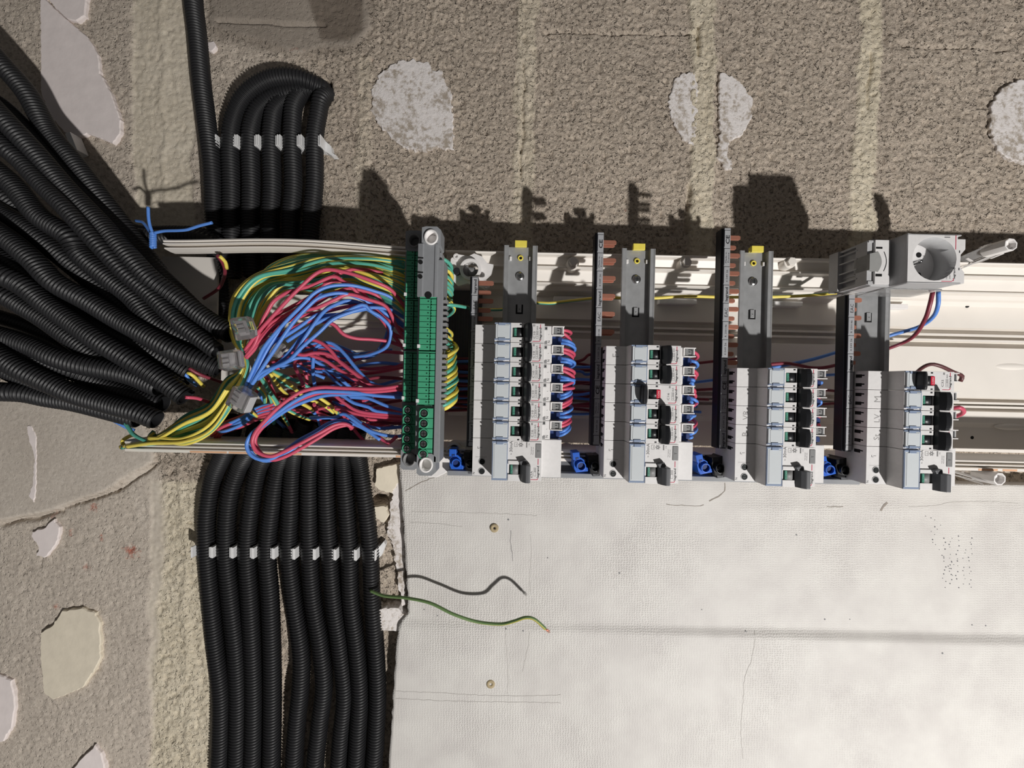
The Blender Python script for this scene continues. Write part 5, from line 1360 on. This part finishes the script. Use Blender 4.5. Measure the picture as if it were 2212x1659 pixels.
# random lower layer of reds and blues
for k in range(34):
    y0 = rng.uniform(775, 905); y1 = y0 + rng.uniform(-40, 60); x0 = rng.uniform(560, 700); x1 = rng.uniform(800, 890) if k % 3 else 890
    h = rng.uniform(34, 68); c = ('red', 'blue')[k % 2]
    if k % 4 == 3: c = 'darkred'
    pts = [(x0, y0, h), (x0 + (x1 - x0) * .33, y0 + rng.uniform(-24, 18), h + rng.uniform(-6, 10)), (x0 + (x1 - x0) * .66, y1 + rng.uniform(-20, 20), h + rng.uniform(-6, 8)), (x1, y1, h - 4)]
    wire(pts, c, '%s wire in the deep shaded layer of the tangle, low in the trunking' % {'red': 'crimson', 'blue': 'blue', 'darkred': 'dark red'}[c], '%s wires in the deep layer' % {'red': 'crimson', 'blue': 'blue', 'darkred': 'dark red'}[c])
for k in range(9):
    t = k / 8; c = 'red' if k % 2 else 'blue'
    pts = [(600 + 30 * t, 770 + 20 * t, 66), (700, 740 + 40 * t, 62), (790 + 12 * t, 770, 60), (828 + 10 * t, 740 - 10 * t, 64), (842 + 8 * t, 680 + 6 * t, 70), (826 + 6 * t, 640 + 8 * t, 74), (780, 610 + 12 * t, 74)]
    wire(pts, c, '%s wire curling round the right side of the white gap, in shade' % ('crimson' if c == 'red' else 'blue'), '%s wires curling round the gap' % ('crimson' if c == 'red' else 'blue'))
# bundle at the lower left, under the green-yellow one
for k in range(7):
    t = k / 6; c = ('red', 'blue')[k % 2]
    pts = [(450 + 22 * t, 938 + 10 * t - 20 * (k % 2), 60 + 4 * (k % 3)), (480, 916 + 20 * t, 70 + 4 * (k % 3)), (520, 900 + 22 * t, 74 + 4 * (k % 2)), (560, 884 + 20 * t - 8 * (k % 2), 78), (606, 868 + 26 * t, 76)]
    wire(pts, c, '%s wire in the short bunch below the lowest clear connector' % ('crimson' if c == 'red' else 'blue'), '%s wires in the short bunch' % ('crimson' if c == 'red' else 'blue'))
for p, c, l in [
 ([(400, 806, 96), (408, 820, 92), (425, 832, 80)], 'blue', 'blue wire leaving a diagonal conduit'),
 ([(405, 805, 97), (418, 812, 94), (440, 835, 78)], 'yellow', 'yellow wire leaving a diagonal conduit'),
 ([(408, 795, 98), (430, 808, 92), (462, 820, 80), (480, 826, 74)], 'darkred', 'dark red wire leaving a diagonal conduit, upper one'),
 ([(400, 858, 112), (425, 860, 104), (450, 868, 90)], 'red', 'pinkish wire leaving the thick central conduit'),
 ([(215, 892, 84), (245, 908, 86), (275, 924, 84), (290, 930, 80)], 'blue', 'blue wire running under the lowest diagonal conduit'),
 ([(225, 893, 80), (255, 910, 84), (280, 920, 82)], 'darkred', 'dark wire beside the blue one under the lowest diagonal conduit'),
 ([(270, 912, 94), (278, 925, 96), (290, 940, 98), (320, 955, 100)], 'green', 'green wire stub at the end of the trunking'),
 ([(285, 965, 70), (268, 962, 74), (265, 952, 78), (280, 942, 80), (292, 940, 82)], 'yellow', 'brownish yellow wire curl at the trunking end'),
 ([(470, 552, 92), (480, 566, 84), (486, 585, 70), (482, 605, 55), (470, 625, 44), (440, 645, 36)], 'darkred', 'dark red wire hooking over the upper trunking edge'),
 ([(474, 553, 92), (486, 565, 86), (490, 580, 78)], 'yellow', 'pale yellow wire hooking over the upper trunking edge')]:
    wire(p, c, l)
# loops on the right side of the green strips
for k in range(9):
    y = 563 + k * 11 + rng.uniform(-2, 2)
    wire([(930, y + 4, 110), (948, y - 6, 118), (966 + rng.uniform(-2, 4), y + 2, 114), (978 + rng.uniform(-4, 4), y + 16, 104), (968, y + 30, 90), (945, y + 34, 78)], 'gy', 'green and yellow wire looping out beside the grey end cover', 'green-yellow loops beside the end cover')
for k in range(12):
    y = 700 + k * 7.5
    wire([(938, y - 6, 124), (958, y, 124), (968, y + 6, 116), (976, y + 16, 96), (972, y + 40, 70), (960, y + 60, 50)], 'gy', 'green and yellow wire tucked down beside the grey clamps, upper run', 'green-yellow wires, upper run') if k % 2 else None
for k in range(10):
    y = 762 + k * 11.4
    wire([(942, y + 14, 130), (960, y + 10, 130), (974, y + 2, 126), (984 + rng.uniform(-4, 3), y - 8, 114), (983, y - 18, 98), (970, y - 26, 82), (950, y - 30, 64)], 'gy' if k % 4 else 'yellow', '%s wire looping beside the grey clamps, %s of the lower loops' % ('green and yellow' if k % 4 else 'yellow', ORD[k]), 'lower loops beside the clamps')
wire([(938, 656, 128), (962, 658, 128), (985, 660, 122), (1008, 664, 108), (1035, 668, 70), (1090, 668, 48), (1150, 655, 60), (1190, 655, 64), (1232, 650, 62), (1300, 643, 60), (1345, 644, 62), (1415, 644, 64), (1480, 640, 64), (1560, 642, 62), (1600, 642, 60), (1680, 641, 64), (1750, 638, 70), (1810, 632, 84), (1840, 628, 92)], 'gy', 'long green and yellow wire running behind the rails to the socket', r=1.7)
wire([(946, 886, 116), (965, 880, 120), (980, 868, 116), (984, 858, 104), (975, 845, 88)], 'yellow', 'thick yellow wire at the screw end of the right green strip', r=2.4)
# deep horizontal wires behind the breakers; reds darkened in colour for the shade there
for k in range(18):
    y0 = 775 + k * 6.6; c = ('darkred', 'blue', 'darkred')[k % 3]; h = rng.uniform(36, 58)
    xe = 1290 + rng.uniform(0, 330)
    pts = [(960, y0, h), (1100, y0 + rng.uniform(-12, 12), h), (1240, y0 + rng.uniform(-10, 14), h + 3), (xe * .5 + 620, y0 + rng.uniform(-10, 16), h), (xe, y0 + rng.uniform(-20, 20), h + 4)]
    wire(pts, c, '%s wire running deep in the trunking behind the breaker columns' % {'red': 'crimson', 'blue': 'blue', 'darkred': 'dark red'}[c], '%s wires behind the breaker columns' % {'red': 'crimson', 'blue': 'blue', 'darkred': 'dark red'}[c], r=1.6)
for k, (pts, c, l) in enumerate([
 ([(1640, 790, 60), (1700, 785, 60), (1760, 795, 60), (1810, 788, 62), (1860, 772, 60), (1940, 745, 66), (1975, 725, 80), (1998, 690, 96), (2008, 660, 104), (2015, 630, 108)], 'darkred', 'dark red wire curving up to the socket'),
 ([(1640, 800, 56), (1700, 788, 58), (1760, 775, 60), (1850, 748, 60), (1925, 724, 66), (1985, 706, 80), (2015, 685, 94), (2026, 660, 104), (2027, 630, 108)], 'blue', 'blue wire curving up to the socket'),
 ([(1970, 815, 74), (1990, 796, 86), (2010, 787, 92), (2032, 791, 94), (2060, 804, 92), (2078, 812, 90), (2074, 824, 88)], 'brown', 'brown wire arching over the topmost breaker of the rightmost column'),
 ([(2058, 882, 118), (2072, 880, 122), (2081, 886, 118), (2078, 894, 110), (2062, 900, 100)], 'red', 'crimson wire loop poking out right of the rightmost column'),
 ([(1700, 820, 60), (1760, 812, 62), (1830, 808, 60)], 'blue', 'blue wire between the third and the rightmost column'),
 ([(1690, 850, 60), (1740, 840, 60), (1820, 846, 60)], 'darkred', 'dark red wire between the third and rightmost columns, upper'),
 ([(1690, 880, 60), (1740, 876, 60), (1820, 870, 60)], 'darkred', 'dark red wire between the third and rightmost columns, lower')]):
    wire(pts, c, l, r=1.9 if k < 4 else 1.6)
# wires leaving the breakers on their right
for i, (b0, devs) in enumerate(ROWS[:3]):
    for k in range(len(devs)):
        for c, bs in (('red', (2.6, 5.6)), ('blue', (11.4, 14.4))):
            if i == 2 and c == 'blue' and k > 1: continue
            n = 2
            if i == 1 and k == 0: n = 1
            if i == 2 and c == 'blue': n = 1
            for q in range(n):
                a = ROWA[i]; b = b0 + P * k + bs[q]; s = rng.uniform(-1, 1); r_ = rng.uniform(-2.5, 2.5) - (0 if i == 0 else 3 if i == 1 else 7)
                up = (1 if k < 3 else -1) * (1 if rng.random() < .8 else .2)
                pts = []
                for da, db, h in ((39.0, 0, 125 if c == 'red' else 121), (41.5, .2, 125 if c == 'red' else 122), (46 + r_ * .5, 1.5 * up + s * .5, 124), (51.5 + r_, 4.2 * up + s, 118), (53 + r_, 6.5 * up + s, 108), (50 + r_, 8 * up, 95), (46, 9 * up, 78), (44, 10 * up, 60)):
                    u, v = to_uv(a + da, b + db); pts.append((u, v, h))
                wire(pts, c, '%s wire right of the %s breaker, %s column%s' % ('crimson' if c == 'red' else 'blue', ORD[k], ROWN[i], '' if n == 1 else (', upper of the pair', ', lower of the pair')[q]), 'wires leaving the %s column' % ROWN[i], r=1.6, raw=True)

# bare-ended wire dangling over the board
pts = [(800, 1276, 24), (830, 1287, 30), (880, 1292, 40), (930, 1303, 48), (980, 1327, 52), (1030, 1343, 50), (1080, 1348, 52), (1110, 1342, 58), (1135, 1334, 62), (1155, 1338, 62), (1178, 1358, 60)]
P_ = crom([px3(p) for p in pts], 2.5)
t = thing('electrical_wire', *P_[0][:2], P_[0][2], 'long green and yellow wire with a bare copper end dangling over the white board', 'wire', wallframe=True)
mb = MB(); mb.tube([(p[0] - P_[0][0], p[1] - P_[0][1], p[2] - P_[0][2]) for p in P_], 1.75, n=12, mi=0, mi2=1, frac=.35, phase=.3, twist=.0015)
m_g = mat('wire_olive', (106, 134, 84), .5); m_y = mat('wire_olive_yellow', (176, 166, 74), .5)
obj('insulation', mb.mesh('insulation', ['wire_olive', 'wire_olive_yellow']), t)
e = Vector(P_[-1]) - Vector(P_[0]); d = (Vector(P_[-1]) - Vector(P_[-2])).normalized()
mb = MB()
for q in range(8):
    o_ = Vector((math.cos(q * .785) * .6, math.sin(q * .785) * .6, rng.uniform(-.6, .6)))
    mb.tube([tuple(e + o_), tuple(e + o_ * 1.4 + d * 2.4), tuple(e + o_ * 2.6 + d * rng.uniform(4.5, 6.5))], .32, n=6)
obj('copper_strand', mb.mesh('copper_strand', ['copper']), t)

# blue tie wire at the trunking end
t = thing('tie_wire', *px3((330, 515, 100))[:2], 100, 'twisted blue tie wire with three loose ends by the upper trunking edge', 'tie wire', wallframe=True)
o0 = Vector(px3((330, 515, 100)))
def rel(pts): return crom([tuple(Vector(px3(p)) - o0) for p in pts], 1.5)
mb = MB()
for ph in (0, math.pi):
    pts = []
    for i in range(40):
        s = i / 39; y = 503 + 32 * s; x = 330.5
        c = Vector(px3((x, y, 100))) - o0; pts.append((c.x + 1.7 * math.cos(ph + s * 26), c.y, c.z + 1.7 * math.sin(ph + s * 26)))
    mb.tube(pts, 1.55, n=8)
obj('twisted_stem', mb.mesh('twisted_stem', ['wire_blue']), t)
for pts in ([(330, 504, 101), (324, 488, 102), (321, 470, 103), (320, 447, 104)], [(334, 503, 101), (355, 499, 102), (385, 498, 104), (405, 496, 105), (430, 488, 107), (458, 481, 108)], [(327, 506, 98), (318, 492, 94), (308, 480, 90), (294, 477, 84)]):
    mb = MB(); mb.tube(rel(pts), 1.5, n=8); obj('loose_end', mb.mesh('loose_end', ['wire_blue']), t)

# clear push-in connectors
def connector(px, py, h, ang, tilt, label, hx=9.2, hy=8.0):
    u, v = UV(px, py, h)
    t = bpy.data.objects.new('push_in_connector', None); COL.objects.link(t); t.empty_display_size = .01
    t.location = W(u, v, h); t.rotation_euler = (tilt, math.radians(ang), tilt * .6); tag(t, label, 'wire connector', 'clear push-in connectors')
    mb = MB(); mb.prism([(-hx, -6), (-hx + 2, -7.5), (hx - 4, -7.5), (hx, -4), (hx, 4), (hx - 4, 7.5), (-hx + 2, 7.5), (-hx, 6)], 'b', -hy, hy)
    obj('clear_shell', mb.mesh('clear_shell', ['connector_clear'], bevel=.8), t)
    mb = MB(); mb.box(-hx + 4, hx - 6, -hy + 2, hy - 2, -2, 2); 
    for k in range(3): mb.box(-hx + 3.2, 0, -hy + 2.6 + k * 4.6, -hy + 5.6 + k * 4.6, 2, 4.5)
    obj('metal_insert', mb.mesh('metal_insert', ['shade_plastic'], bevel=.5), t)
    mb = MB(); mb.box(hx - 2.2, hx + .2, -hy + 1, hy - 1, -4, 4); obj('wire_entry', mb.mesh('wire_entry', ['shade_plastic'], bevel=.6), t)
m = mat('connector_clear', (244, 240, 240), .06, trans=.93, noise_amt=.0, ior=1.42)
connector(527, 709, 132, -28, .5, 'clear wire connector, highest of the stack at the root of the crimson wires')
connector(500, 778, 134, -12, .2, 'clear wire connector in the middle, with a broken-looking left edge')
connector(524, 863, 134, 28, -.25, 'clear wire connector lowest, feeding the blue wires', hx=10.2, hy=9.2)
connector(592, 750, 84, 30, .3, 'clear wire connector half hidden beneath the blue and crimson wires', hx=10)
